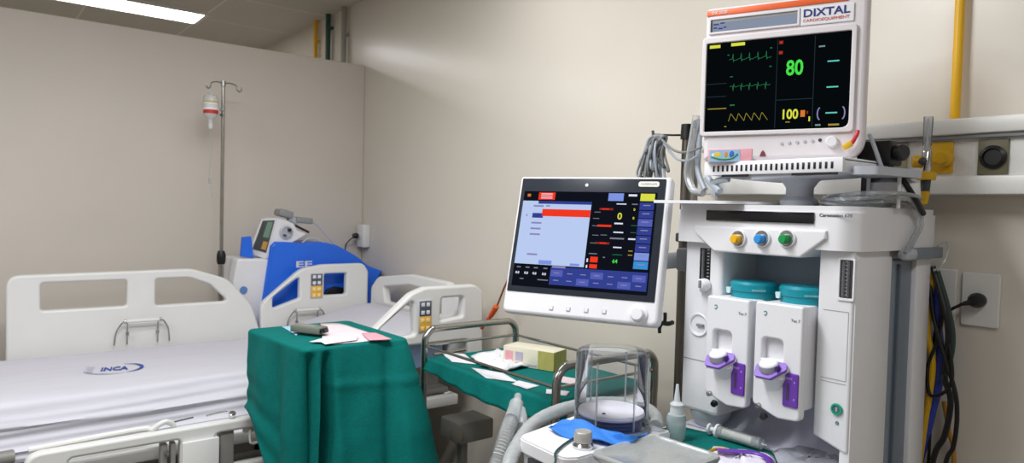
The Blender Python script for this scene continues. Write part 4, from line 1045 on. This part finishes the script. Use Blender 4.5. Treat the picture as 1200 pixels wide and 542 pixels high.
# black clamp behind the monitor
b0 = PX(1036, 180, 1.60)
kc = thing('pole_clamp', 'black clamp and knob behind the patient monitor', 'clamp', (1.60, b0.y, b0.z-.03))
MB().box((0, .01, .03), (.06, .075, .055), BLACK, .006).build('clamp_body', kc)
MB().lathe([(0, 0), (.018, 0), (.018, .012), (.015, .016), (0, .016)], (-.01, -.034, .03), (-.3, -1, 0), BLACK, 20).build('clamp_knob', kc)
MB().bx(-.02, .02, .0, .04, -.068, .004, DGREY, .004).build('clamp_post', kc)
MB().tube([PX(1042, 195, 1.56), PX(1056, 208, 1.58), PX(1072, 232, 1.60), PX(1082, 250, 1.66)], .006, BLACK, 10, 5).build('clamp_cable', kc, world=True, label='thick black cable')
MB().tube([PX(1019, 158, 1.56), PX(1024, 170, 1.55), PX(1031, 190, 1.55), PX(1036, 203, 1.56)], .0045, GREYW, 8, 5).build('thin_cable', kc, world=True, label='pale grey cable')

# coiled clear tubing on top of the machine
ct_ = thing('clear_tubing', 'coil of clear plastic tubing lying on the right of the machine top', 'tubing', ws.matrix_world @ Vector((.20, .16, 1.414)))
def wl(u, y, z): return ws.matrix_world @ Vector((u, y, z))
rnd = random.Random(5)
for k in range(4):
    cx, cy, rx, ry = .205+.012*k, .15+.01*(k % 2), .065+.006*k, .10+.006*k
    pts = [wl(cx+rx*math.cos(a), cy+ry*math.sin(a), 1.4185+.007*k+.004*math.sin(2*a+k)) for a in [2*math.pi*i/14 for i in range(14)]]
    MB().tube(pts, .0042, CLEARH, 8, 4, closed=True).build('tube_loop', ct_, world=True)
for k, off in enumerate((0, .010, .02)):
    pts = [wl(.24, .10+off, 1.422+.004*k), wl(.285, .16+off, 1.426), wl(.30, .22+off, 1.415), wl(.304, .235+off, 1.38), wl(.304, .20+off, 1.345), wl(.306, .165+off, 1.318)]
    MB().tube(pts, .0038, CLEARH, 8, 5).build('tube_end', ct_, world=True)
q = wl(.29, .31, 1.40)
b = MB(); b.tube([wl(.306, .34, 1.33), wl(.312, .37, 1.34), wl(.312, .385, 1.32), wl(.306, .37, 1.285), wl(.304, .33, 1.275)], .0022, CLEARF, 8, 5); 
tag(b.build('cable_tie'), 'white plastic tie loop on the grey side bracket', 'cable tie')

# ------------------------------------------------------------------ ventilation display on its arm
u_ = Vector((.432, -.902, 0)).normalized(); tilt = math.radians(15.5)
n0 = Vector((0, 0, 1)).cross(u_)                       # into the screen, horizontal
v_ = (Vector((0, 0, 1))*math.cos(tilt) + n0*math.sin(tilt)).normalized(); y_ = v_.cross(u_)
RD = Matrix((u_, y_, v_)).transposed()
dc = CAM + (Vector((1.15, 1.172, 1.3075))-CAM)*1.1
dp = thing('ventilation_display', 'white touchscreen display with blue menu and red bar left of the machine', 'display', dc, RD)
dp.matrix_world = Matrix.Translation(dc) @ RD.to_4x4() @ Matrix.Scale(1.1, 4)
def g_(px, py, y=0.0): return onto(dp, px, py, y)
W2, H2 = .19, .1715
cs = MB().panel(rounded([(-W2, -H2), (W2, -H2), (W2, H2), (-W2, H2)], [.016, .016, .008, .008]), [], 0, .04, WHITE, .008).build('casing', dp)
MB().panel(rrect(-W2+.03, -H2+.03, W2-.03, H2-.03, .03), [], .035, .065, WHITE, .012).build('rear_shell', cs)
gx0, gz1 = g_(605, 211); gx1, _q = g_(777, 213); _q, gz0 = g_(690, 348)
gl = MB().panel(rrect(-W2+.007, gz0, W2-.012, H2-.006, .003), [], -.002, .004, mat('display_glass', '2a2f38', .12), .0008).build('front_glass', dp, label='dark glass front')
sx0_, sz1_ = g_(615.5, 224); sx1_, _q = g_(771, 226); _q, sz0_ = g_(690, 341)
_q, sz1_ = g_(690, 225)
sc2 = MB(); yq2 = -.0024
sc2.quad(sx0_, sz0_, sx1_, sz1_, yq2+.0004, E_BLK)
def r2(p0, p1, m, k=1):
    a, b_ = g_(*p0), g_(*p1); sc2.quad(a[0], a[1], b_[0], b_[1], yq2-.0004*(k-1), m, .0005)
CW, CHh = sx1_-sx0_, sz1_-sz0_
def f2_(u0, v0, u1, v1, m, k=1): sc2.quad(sx0_+CW*u0, sz1_-CHh*v0, sx0_+CW*u1, sz1_-CHh*v1, yq2-.0004*(k-1), m, .0005)
f2_(.0, .105, .535, .77, E_PALE); f2_(.125, .105, .535, .135, E_NAVY, 2); f2_(.165, .19, .535, .265, E_RED, 2)
f2_(.12, .012, .25, .09, E_RED, 2); f2_(.03, .03, .055, .06, E_ORG, 2)
for k in range(3): f2_(.14, .025+.022*k, .23, .033+.022*k, E_W, 3)
f2_(.09, .235, .175, .285, E_NAVY, 2)
for v0 in (.15, .33, .39, .45, .66): f2_(.09, v0, .17, v0+.018, E_LAV, 2)
f2_(.19, .15, .22, .162, E_GRY, 2); f2_(.04, .25, .05, .27, E_LAV, 2)
f2_(.19, .725, .29, .765, E_LBL, 2); f2_(.43, .74, .50, .765, E_LBL, 2)
f2_(.655, .012, .765, .09, E_LBL, 2); f2_(.80, .02, .86, .04, E_W, 2); f2_(.885, .012, .985, .085, E_YEL, 2)
for k in range(8):
    f2_(.885, .10+.083*k, .985, .10+.083*k+.074, [E_NAVY, E_NAVY, E_BLU, E_NAVY, E_NAVY, E_NAVY, E_LBL, E_CYB][k], 2)
    f2_(.91, .125+.083*k, .96, .134+.083*k, E_LAV, 3)
f2_(.29, .785, .99, .965, E_NAVY, 1)
for j in range(7):
    for i in range(2):
        f2_(.295+.099*j, .815+.073*i, .385+.099*j, .88+.073*i, E_BLU if (i+j) % 3 == 0 else E_NAVY, 2)
        f2_(.32+.099*j, .842+.073*i, .36+.099*j, .850+.073*i, E_LAV, 3)
f2_(.30, .775, .40, .795, E_LAV, 3)
for u in (.02, .09, .155, .23):
    sc2.text('0.0' if u < .2 else '0.0', sx0_+CW*u, sz1_-CHh*.875, .0055, E_W, y=yq2-.0006, bold=.03); f2_(u+.005, .80, u+.035, .812, E_GRY, 2)
f2_(.06, .92, .09, .93, E_GRY, 2); f2_(.2, .92, .28, .93, E_GRY, 2)
def tx(s, u, v0, h, m, w=None): sc2.text(s, sx0_+CW*u, sz1_-CHh*v0, h, m, y=yq2-.0006, w=w, bold=.02)
tx('0', .735, .275, .0155, E_YEL); tx('0', .845, .185, .0055, E_YEL); tx('0', .845, .27, .0055, E_YEL)
f2_(.60, .165, .70, .185, E_DRED, 2); f2_(.62, .17, .67, .18, E_RED, 3); f2_(.60, .335, .70, .355, E_RED, 2); f2_(.60, .51, .70, .53, E_DRED, 2); f2_(.63, .515, .68, .525, E_RED, 3)
for (u, v0) in ((.565, .205), (.56, .27), (.56, .345), (.63, .345+.09), (.56, .52), (.57, .44)): f2_(u, v0, u+.045, v0+.006, E_GRY, 2)
f2_(.72, .115, .79, .125, E_W, 2); f2_(.83, .115, .87, .125, E_GRY, 2); f2_(.72, .31, .78, .325, E_W, 2); f2_(.72, .40, .79, .412, E_W, 2); f2_(.70, .46, .80, .475, E_GRY, 2); f2_(.83, .46, .88, .475, E_W, 2)
f2_(.73, .55, .79, .562, E_W, 2); f2_(.84, .33, .88, .336, E_GRD, 2); f2_(.84, .40, .88, .406, E_GRD, 2); f2_(.73, .625, .80, .632, E_GRD, 2); f2_(.84, .58, .87, .59, E_YLO, 2); f2_(.84, .62, .87, .63, E_YLO, 2)
tx('64', .735, .71, .0085, E_GRN); f2_(.56, .625, .62, .634, E_GRY, 2)
f2_(.575, .66, .63, .715, E_RED, 2); f2_(.575, .735, .63, .775, E_RED, 2); f2_(.55, .68, .56, .715, E_W, 2); f2_(.55, .745, .56, .775, E_W, 2); f2_(.665, .655, .68, .665, E_GRY, 2)
sc2.build('screen', gl, smooth=0, label='lit screen with pale blue menu and red bar')
x, z = g_(688, 217)
MB().lathe([(0, 0), (.004, 0), (.0035, .0012), (0, .0012)], (x, -.002, z), (0, -1, 0), WHITE, 16).build('round_badge', gl, label='small round white badge')
x0, z1 = g_(749, 213); x1, z0 = g_(773, 219.5)
b = MB().panel(rrect(x0, z0, x1, z1, .006), [], -.004, -.001, mat('badge_cream', 'e2dfd2', .5), .0008); b.text('CARESCAPE', x0+.006, z0+.0045, .0045, GREYM, y=-.0042, w=(x1-x0)-.012); b.build('name_badge', gl, smooth=0, label='pale oval name badge')
for i, px in enumerate((646, 666, 687, 708)):
    x, z = g_(px, 360.5+.07*(px-646)); k = MB().panel(rrect(x-.0052, z-.0052, x+.0052, z+.0052, .0015), [], -.0015, .001, GREYW, .0006).build('button', dp)
    MB().panel(rrect(x-.0036, z-.0036, x+.0036, z+.0036, .001), [], -.0022, -.001, WHITE, .0004).build('button_face', k)
x, z = g_(748, 368.5)
MB().lathe([(0, 0), (.0205, 0), (.021, .003), (.0185, .004), (.015, .0042), (.0150, .014), (.0125, .017), (0, .0172)], (x, 0, z), (0, -1, 0), WHITE, 32).build('rotary_knob', dp)
# arm back to the machine
MB().box((0, .075, -.02), (.09, .03, .09), WHITE, .008).build('arm_mount', dp)
a0 = wm(dp) @ Vector((0, .09, -.02))
MB().tube([a0, a0+Vector((.06, .0, -.01)), Vector((1.51, 1.15, 1.27))], .022, GREYW, 14, 5).build('support_arm', dp, world=True)
MB().bx(1.47, 1.55, 1.088, 1.16, 1.24, 1.30, GREYM, .008).build('arm_bracket', dp, world=True)
# small black clip at the display's lower right
q = PX(778, 378, 1.40)
bk = thing('hose_clip', 'small black clip hanging at the lower right corner of the display', 'clip', q)
MB().tube([PX(779.5, 366, 1.4), PX(779, 376, 1.4), PX(775.5, 379, 1.39), PX(773, 384, 1.39), PX(773, 390, 1.39)], .0045, BLACK, 8, 4).build('hook', bk, world=True)
MB().tube([PX(776, 378, 1.395), PX(783, 379, 1.41), PX(788, 377.5, 1.43)], .006, BLACK, 8, 4).build('clip_body', bk, world=True)

# ------------------------------------------------------------------ poles behind the display
pl_ = thing('equipment_pole', 'dark steel pole standing between the display and the machine', 'pole', (1.62, 1.25, 0))
MB().cyl((0, 0, .03), (0, 0, 1.60), .0145, DSTEEL).build('pole_tube', pl_)
MB().cyl((0, 0, 1.60), (0, 0, 1.642), .019, BLACK, .018).build('pole_cap', pl_, label='black cap')
MB().tube([(0, 0, 1.612), (-.02, .03, 1.612), (-.045, .07, 1.612), (-.048, .078, 1.598)], .003, BLACK, 8, 3).build('side_hook', pl_, label='thin black hook arm')
MB().lathe([(0, 0), (.12, 0), (.12, .02), (.03, .035), (0, .035)], (0, 0, 0), (0, 0, 1), DGREY, 28).build('round_base', pl_)
p2 = thing('suction_wand_pole', 'bright steel tube beside the dark pole left of the patient monitor', 'pole', (1.60, 1.205, 1.30))
MB().cyl((0, 0, 0), (0, 0, .325), .010, STEEL).lathe([(.010, .325), (.013, .327), (.013, .345), (0, .35)], (0, 0, 0), (0, 0, 1), DGREY, 16).build('tube', p2)
MB().bx(-.02, .035, .0, .045, .01, .035, DGREY, .004).build('mounting_clamp', p2)
# grey lead bundle on the hook
lb_ = thing('lead_bundle', 'bundle of grey monitor leads hanging above the display', 'cable bundle', (1.575, 1.33, 1.59))
rnd = random.Random(11)
top = PX(779, 160, 1.57)
for k in range(20):
    ex_ = 747+ (778-747)*k/19 + rnd.uniform(-2, 2)
    ln = rnd.uniform(188, 212)
    pts = [top+Vector((rnd.uniform(-.01, .01), rnd.uniform(-.004, .004), 0)), PX(774-(19-k)*.65, 161+rnd.uniform(-3, 3), 1.57+rnd.uniform(-.015, .015)), PX((ex_+766)/2-1, 177, 1.57+rnd.uniform(-.02, .02)), PX(ex_, ln, 1.575+rnd.uniform(-.02, .02)), PX(ex_+4, ln+3, 1.58), PX((ex_+4+773)/2, 178, 1.575+rnd.uniform(-.01, .02)), top+Vector((.004, -.004, -.004))]
    MB().tube(pts, .0036, LEADG if k % 3 else HOSEG, 8, 5).build('lead', lb_, world=True)
MB().tube([PX(775, 163, 1.56), PX(790, 176, 1.55), PX(806, 178, 1.54), PX(822, 172, 1.5)], .0035, LEADG, 8, 5).build('lead_tail', lb_, world=True)
MB().tube([PX(778, 168, 1.56), PX(792, 185, 1.55), PX(806, 188, 1.54), PX(818, 182, 1.52)], .0035, HOSEG, 8, 5).build('lead_tail', lb_, world=True)
MB().tube([PX(765, 153, 1.57), PX(766, 164, 1.57)], .004, DGREY, 8).build('lead_clip', lb_, world=True)
# hoses around the bright tube
hs = thing('ribbed_hose', 'translucent grey hose looped around the bright steel tube', 'hose', (1.56, 1.2, 1.42))
MB().tube([PX(816, 135, 1.55), PX(812, 160, 1.55), PX(808, 185, 1.54), PX(806, 205, 1.54), PX(812, 222, 1.53), PX(824, 226, 1.52)], .010, CLEARH, 10, 6).build('hose_run', hs, world=True)
MB().tube([PX(820, 140, 1.57), PX(819, 170, 1.56), PX(818, 200, 1.55), PX(826, 222, 1.54)], .008, HOSEG, 10, 6).build('hose_run', hs, world=True)
hs2 = thing('grey_connector', 'grey Y shaped connector hanging at the left end of the monitor tray', 'connector', wl(-.06, .0, 1.46))
MB().tube([wl(-.09, .01, 1.478), wl(-.07, .005, 1.462), wl(-.045, .0, 1.445)], .009, HOSEG, 10, 3).tube([wl(-.07, .005, 1.462), wl(-.05, .0, 1.470), wl(-.022, .0, 1.474)], .008, HOSEG, 10, 3).build('connector_body', hs2, world=True)
MB().bx(-.005, .01, -.006, .008, -.03, -.012, GREYM, .003).build('locking_tab', hs2)

# ------------------------------------------------------------------ bellows unit, left of the work surface
ZB = .90
bu = thing('bellows_unit', 'white bellows base block carrying the clear cylinder at the machine front', 'bellows base', (1.08, 1.07, .0))
poly = [tuple(PZ(a, b_, ZB).xy) for a, b_ in ((606, 511), (672, 487), (735, 483))]+[(1.258, 1.10), (1.258, .986), (.965, .986), (.94, 1.0)]
poly = rounded(poly, [.03, .02, .03, .03, .01, .01, .02], 5)
b = MB(); b.prism(poly, .872, ZB-.004, WHITE, TT); pc = sum((Vector(q_) for q_ in poly), Vector((0, 0)))/len(poly)
b.prism([tuple(pc+(Vector(q_)-pc)*.985) for q_ in poly], ZB-.004, ZB, WHITE, TT)
b.prism([tuple(pc+(Vector(q_)-pc)*.95) for q_ in poly], .76, .872, WHITE, TT)
blk = b.build('base_block', bu, world=True)
fa_, fb_ = Vector(tuple(PZ(608, 512, ZB).xy)), Vector((.95, .975))
dq = (fb_-fa_); dn = Vector((dq.y, -dq.x)).normalized()
if dn.x > 0: dn = -dn
mid = fa_.lerp(fb_, .34)
b = MB(); b.box((mid.x+.002, mid.y, .852), (.055, .006, .026), DGREY, .001, Matrix.Rotation(math.atan2(dq.y, dq.x), 3, 'Z')).build('side_slot', blk, world=True, label='dark slot')
# post under the block down to the floor
MB().bx(1.02, 1.16, 1.02, 1.14, .10, .76, GREYW, .02).bx(.98, 1.24, .99, 1.17, .0, .10, GREYW, .03).build('pedestal', bu, world=True)
bc = Vector((1.165, 1.085))
cyl_ = thing('bellows_canister', 'clear plastic bellows cylinder with a white disc inside', 'canister', (bc.x, bc.y, ZB))
R_ = .083
MB().lathe([(R_, .006), (R_, .166), (R_-.004, .175), (R_-.012, .179), (.01, .183), (0, .183)], (0, 0, 0), (0, 0, 1), CLEARP, 48).build('dome', cyl_)
MB().lathe([(R_-.005, 0), (R_+.006, 0), (R_+.007, .006), (R_+.002, .010), (R_-.005, .010)], (0, 0, 0), (0, 0, 1), mat('rim_smoke', '6d707a', .3), 48).build('base_ring', cyl_)
b = MB(); bprof = [(0, .004)]
for k in range(4): bprof += [(.062, .004+.007*k), (.070, .0075+.007*k)]
bprof += [(.062, .032)]
b.lathe(bprof, (0, 0, 0), (0, 0, 1), mat('bellows_rubber', '51548a', .4), 40).build('bellows', cyl_, label='dark violet folded bellows')
MB().lathe([(0, .032), (.074, .032), (.0755, .036), (.073, .042), (0, .043)], (0, 0, 0), (0, 0, 1), mat('disc_white', 'e4dfea', .4), 44).cyl((-.045, -.02, .043), (-.045, -.02, .0445), .004, DGREY).build('white_disc', cyl_, label='white disc')
b = MB()
for k in range(6):
    a = math.radians(60*k+20); b.bx(R_*.985*math.cos(a)-.0015, R_*.985*math.cos(a)+.0015, R_*.985*math.sin(a)-.0015, R_*.985*math.sin(a)+.0015, .012, .16, CLEARH)
b.build('moulded_rib', cyl_)
# big translucent hose curving behind the block
hz = ZB+.012
pts = [(.90, 1.04, .60), (.885, 1.05, .74), PZ(596, 556, .85), PZ(607, 520, .875), PZ(628, 494, .885), PZ(660, 479, .90), PZ(700, 472, .905), PZ(745, 474, .905), PZ(768, 487, .905), PZ(768, 500, .91)]
tag(MB().tube(pts, .016, CLEARF, 14, 8, ring=(1.04, 1)).build('breathing_hose'), 'wide translucent hose curving round behind the clear cylinder', 'hose')
# metal knob and dark cord
q = PZ(683, 524, ZB)
kn = thing('valve_knob', 'ribbed metal knob on the white bellows block', 'knob', (q.x, q.y, ZB))
b = MB(); b.lathe([(0, 0), (.022, 0), (.022, .006), (.016, .012), (0, .012)], (0, 0, 0), (0, 0, 1), CHROME, 24).build('collar', kn)
b = MB(); N = 48; ring = []
for z, r in ((.012, .017), (.014, .0185), (.032, .0185), (.035, .0165)):
    ring.append([Vector((r*(1+.035*(i % 2))*math.cos(2*math.pi*i/N), r*(1+.035*(i % 2))*math.sin(2*math.pi*i/N), z)) for i in range(N)])
SATIN = mat('satin_metal', 'c6c4c0', .5, .8)
V = b.grid(ring, SATIN, True); b._fin([b.bm.faces.new(V[-1])], SATIN); b.build('grip', kn)
cpts = [PZ(672, 513, ZB+.004), PZ(660, 521, ZB+.004), PZ(651, 530, ZB+.004), PZ(651, 540, ZB+.001)]
cpts += [cpts[-1]+Vector((-.012, -.004, -.035)), cpts[-1]+Vector((-.012, -.004, -.10))]
tag(MB().tube(cpts, .0026, mat('cord_green_black', '22423f', .6), 8, 6).build('tether_cable'), 'thin dark cord lying across the white block by the knob', 'cord')
# folded blue cloth
bp_lo = [PZ(643, 501, ZB+.004), PZ(654, 508, ZB+.004), PZ(672, 513, ZB+.006), PZ(700, 516, ZB+.008), PZ(722, 520, ZB+.010), PZ(740, 518, ZB+.012), PZ(757, 509, ZB+.012)]
bp_hi = [PZ(646, 500, ZB+.010), PZ(658, 494, ZB+.022), PZ(680, 493, ZB+.026), PZ(702, 501, ZB+.022), PZ(722, 509, ZB+.020), PZ(742, 511, ZB+.022), PZ(759, 506, ZB+.018)]
A_, B_ = spline(bp_lo, 6), spline(bp_hi, 6)
rows = []
for k in range(7):
    s = k/6; rows.append([a.lerp(b_, s)+Vector((.004, .003, -.003))*math.sin(math.pi*s)+Vector((-.004, -.003, .005))*math.sin(i*.42+s*2.6) for i, (a, b_) in enumerate(zip(A_, B_))])
for k in range(1, 6):
    s = k/5; rows.append([b_+Vector((.034*s, .026*s, -.016*s)) + Vector((0, 0, .009*math.sin(i*.33)*s)) for i, b_ in enumerate(B_)])
mb = MB(); mb.grid(rows, BLUEC)
tag(mb.build('folded_cloth', smooth=1.4, solid=.003), 'folded bright blue cloth in front of the clear cylinder', 'cloth')
# breathing tube with clear connector at the left
bt_ = thing('corrugated_tube', 'clear corrugated breathing tube with a connector in front of the trolley', 'breathing tube', PZ(600, 480, .90))
P5 = [PZ(604, 470, .905), PZ(601, 486, .895), PZ(595, 505, .875), PZ(587, 528, .85), PZ(580, 550, .82)]
b = MB(); b.tube([PZ(607, 464, .912), PZ(605.5, 474, .905)], .010, CLEARH, 14).tube([PZ(605, 474, .905), PZ(603, 482, .90), PZ(599, 492, .89)], .019, CLEARH, 14, 3).build('connector', bt_, world=True)
MB().tube([PZ(611, 480, .90), PZ(613, 490, .89), PZ(612, 498, .88)], .011, CLEARH, 12, 3).build('side_port', bt_, world=True)
tp_ = spline([PZ(599, 492, .89), PZ(592, 512, .865), PZ(584, 536, .83), PZ(578, 560, .79), PZ(576, 580, .70), (.86, 1.17, .4), (.85, 1.18, .05), (.85, 1.22, .02)], 14)
MB().tube(tp_, .0145, CLEARR, 14, 0, ring=(1.3, 1)).build('corrugated_run', bt_, world=True)

# ------------------------------------------------------------------ things on the work surface
zs = .86
wd = [(1.10, .945), (1.26, .955), (1.275, 1.09), (1.40, 1.09), (1.432, .98), (1.432, .70), (1.10, .70)]
o = sheet_on('surgical_drape', wd, zs, GREEN, 'green surgical cloth spread on the machine work surface', 'surgical drape', None, .002, .0006, 21)
zs2 = zs+.0032
# clear container, upturned lid
cc_ = thing('plastic_container', 'clear plastic lidded container at the front of the machine work surface', 'container', (1.085, .886, zs2), math.radians(3))
def rr_(sx, sy, r, z): return [Vector((a, b_, z)) for a, b_ in rrect(-sx, -sy, sx, sy, r, 6)]
b = MB(); V = b.grid([rr_(.075, .062, .02, 0), rr_(.082, .069, .022, .004), rr_(.094, .081, .026, .036), rr_(.100, .087, .028, .038), rr_(.102, .089, .028, .044)], CLEARC, True)
b._fin([b.bm.faces.new(V[0][::-1])], CLEARC); b.build('tub', cc_, solid=.0015)
b = MB(); V = b.grid([rr_(.103, .090, .028, .044), rr_(.101, .088, .028, .049), rr_(.092, .079, .026, .050), rr_(.086, .073, .024, .046), rr_(.04, .03, .01, .045)], CLEARC, True)
b._fin([b.bm.faces.new(V[-1])], CLEARC); b.build('lid', cc_, solid=.0012)
# dropper bottle
q = PZ(793, 512, zs2); 
db = thing('dropper_bottle', 'small translucent dropper bottle with pointed tip beside the machine column', 'bottle', (q.x-.01, q.y-.005, zs2))
MB().lathe([(0, 0), (.021, 0), (.0225, .003), (.0225, .05), (.020, .058), (.012, .062), (0, .062)], (0, 0, 0), (0, 0, 1), clear('bottle_plastic', 'd3e4e6', .55, .2), 28).build('bottle_body', db)
MB().lathe([(0, .06), (.0155, .06), (.0155, .064), (.014, .078), (.016, .079), (.016, .082), (.009, .088), (0, .088)], (0, 0, 0), (0, 0, 1), mat('cap_translucent_white', 'e4e9ec', .4), 28).build('collar', db)
MB().lathe([(.009, .086), (.0075, .09), (.004, .118), (.003, .128), (0, .129)], (0, 0, 0), (0, 0, 1), mat('tip_white', 'e6ebee', .4), 20).build('dropper_tip', db)
# syringe in its wrapper
a0, a1 = PZ(842, 505, zs2+.0145), PZ(893, 520, zs2+.0145); ax = (a1-a0).normalized()
sy = thing('syringe', 'clear syringe with white plunger lying on the green cloth', 'syringe', a0)
MB().tube([a0+ax*.0, a0.lerp(a1, .98)], .014, CLEARH, 16).build('barrel', sy, world=True)
MB().tube([a0.lerp(a1, .12), a0.lerp(a1, .8)], .0105, mat('syringe_label', 'dfdcd2', .6), 14).build('label_sleeve', sy, world=True)
MB().cyl(a0-ax*.004, a0+ax*.002, .017, WHITE).cyl(a0-ax*.022, a0-ax*.004, .006, WHITE).cyl(a0-ax*.026, a0-ax*.021, .013, WHITE).build('plunger', sy, world=True)
MB().cyl(a1, a1+ax*.012, .004, CLEARH, .002).build('nozzle', sy, world=True)
sheet_on('sterile_wrapper', zz([(836, 526), (875, 531), (905, 536), (912, 552), (850, 552), (828, 541)], zs2), zs2+.001, mat('wrapper_white', 'e6e2ee', .35), 'crumpled white wrapper at the bottom edge below the syringe', 'wrapper', None, .0015, .012, 31)
def arcband(l, wpx, z, m, name, label, cat):
    c = spline([PZ(a, b_, z) for a, b_ in l], 6); rows = []
    L = []; R2 = []
    for i, p_ in enumerate(c):
        d_ = c[min(i+1, len(c)-1)]-c[max(i-1, 0)]; n_ = Vector((-d_.y, d_.x, 0)).normalized()*wpx
        L.append(p_+n_); R2.append(p_-n_)
    mb = MB(); mb.grid([L, [a.lerp(b_, .5)+Vector((0, 0, .005)) for a, b_ in zip(L, R2)], R2], m)
    return tag(mb.build(name, smooth=1.2, solid=.0015), label, cat)
arcband([(840, 528), (862, 529), (885, 531), (900, 537), (904, 548)], .008, zs2+.018, PURPLE, 'purple_tube_strap', 'violet strip of wrapper curving under the syringe', 'wrapper')
arcband([(828, 531), (838, 527), (852, 527)], .004, zs2+.016, YELD, 'yellow_strip', 'narrow yellow strip of wrapper beside the syringe', 'wrapper')
sheet_on('plastic_film', zz([(905, 531), (935, 527), (985, 535), (990, 552), (915, 552)], zs2), zs2+.001, clear('film', 'dfe0ee', .5, .1), 'clear plastic film crumpled at the foot of the machine bay', 'plastic film', None, .0012, .014, 33)

# ------------------------------------------------------------------ hoses and cables between machine and wall
def hose(pts, r, m, name, label, cat='hose'):
    return tag(MB().tube(pts, r, m, 10, 7).build(name), label, cat)
hose([PX(1094, 318, 1.80), PX(1089, 350, 1.805), PX(1087, 390, 1.805), PX(1093, 425, 1.81), PX(1088, 470, 1.81), PX(1083, 500, 1.81), (1.81, .70, .55), (1.81, .72, .2)], .0075, YELD, 'gas_hose', 'yellow gas hose hanging behind the machine beside the wall')
hose([PX(1097, 322, 1.815), PX(1098, 370, 1.815), PX(1102, 410, 1.82), PX(1100, 450, 1.82), PX(1090, 492, 1.82), (1.82, .715, .6), (1.82, .73, .25)], .009, mat('blue_hose', '2b3fa4', .45), 'gas_hose', 'blue hose hanging behind the machine beside the wall')
cb = 'black cables hanging behind the machine'
hose([PX(1093, 312, 1.795), PX(1103, 345, 1.79), PX(1110, 375, 1.785), PX(1111, 400, 1.79), PX(1107, 440, 1.80), PX(1114, 470, 1.80), PX(1107, 510, 1.80), PX(1092, 545, 1.80), (1.80, .68, .5)], .0065, BLACK, 'black_cable', 'thick black cable bulging furthest right behind the machine', 'cable')
hose([PX(1090, 330, 1.80), PX(1094, 370, 1.795), PX(1108, 420, 1.79), PX(1121, 470, 1.79), PX(1118, 520, 1.79), PX(1105, 560, 1.79), (1.79, .64, .4)], .005, BLACK, 'black_cable', 'black cable crossing low and right of the blue hose', 'cable')
hose([PX(1096, 320, 1.80), PX(1104, 365, 1.80), PX(1098, 400, 1.80), PX(1087, 430, 1.80), PX(1090, 462, 1.80), PX(1108, 458, 1.79), PX(1116, 440, 1.785), PX(1112, 400, 1.79)], .004, BLACK, 'black_cable', 'thin black cable looping back up behind the machine', 'cable')
hose([PX(1106, 470, 1.835), PX(1112, 505, 1.835), PX(1118, 550, 1.835), (1.835, .61, .4)], .005, mat('amber_cable', 'b07a1e', .5), 'amber_cable', 'amber cable low against the wall behind the black cables', 'cable')
hose([PX(1098, 318, 1.80), PX(1110, 360, 1.795), PX(1116, 395, 1.795), PX(1112, 425, 1.80), PX(1104, 445, 1.80)], .007, mat('green_black_hose', '1d3a34', .5), 'dark_green_hose', 'dark green hose hanging behind the machine by the sockets')
hose([PX(806, 345, 1.72), PX(803, 375, 1.72), PX(801, 402, 1.72), PX(799, 430, 1.71)], .011, DBLUE, 'blue_hose', 'dark blue hose behind the pole left of the machine')
bpy.context.view_layer.update()
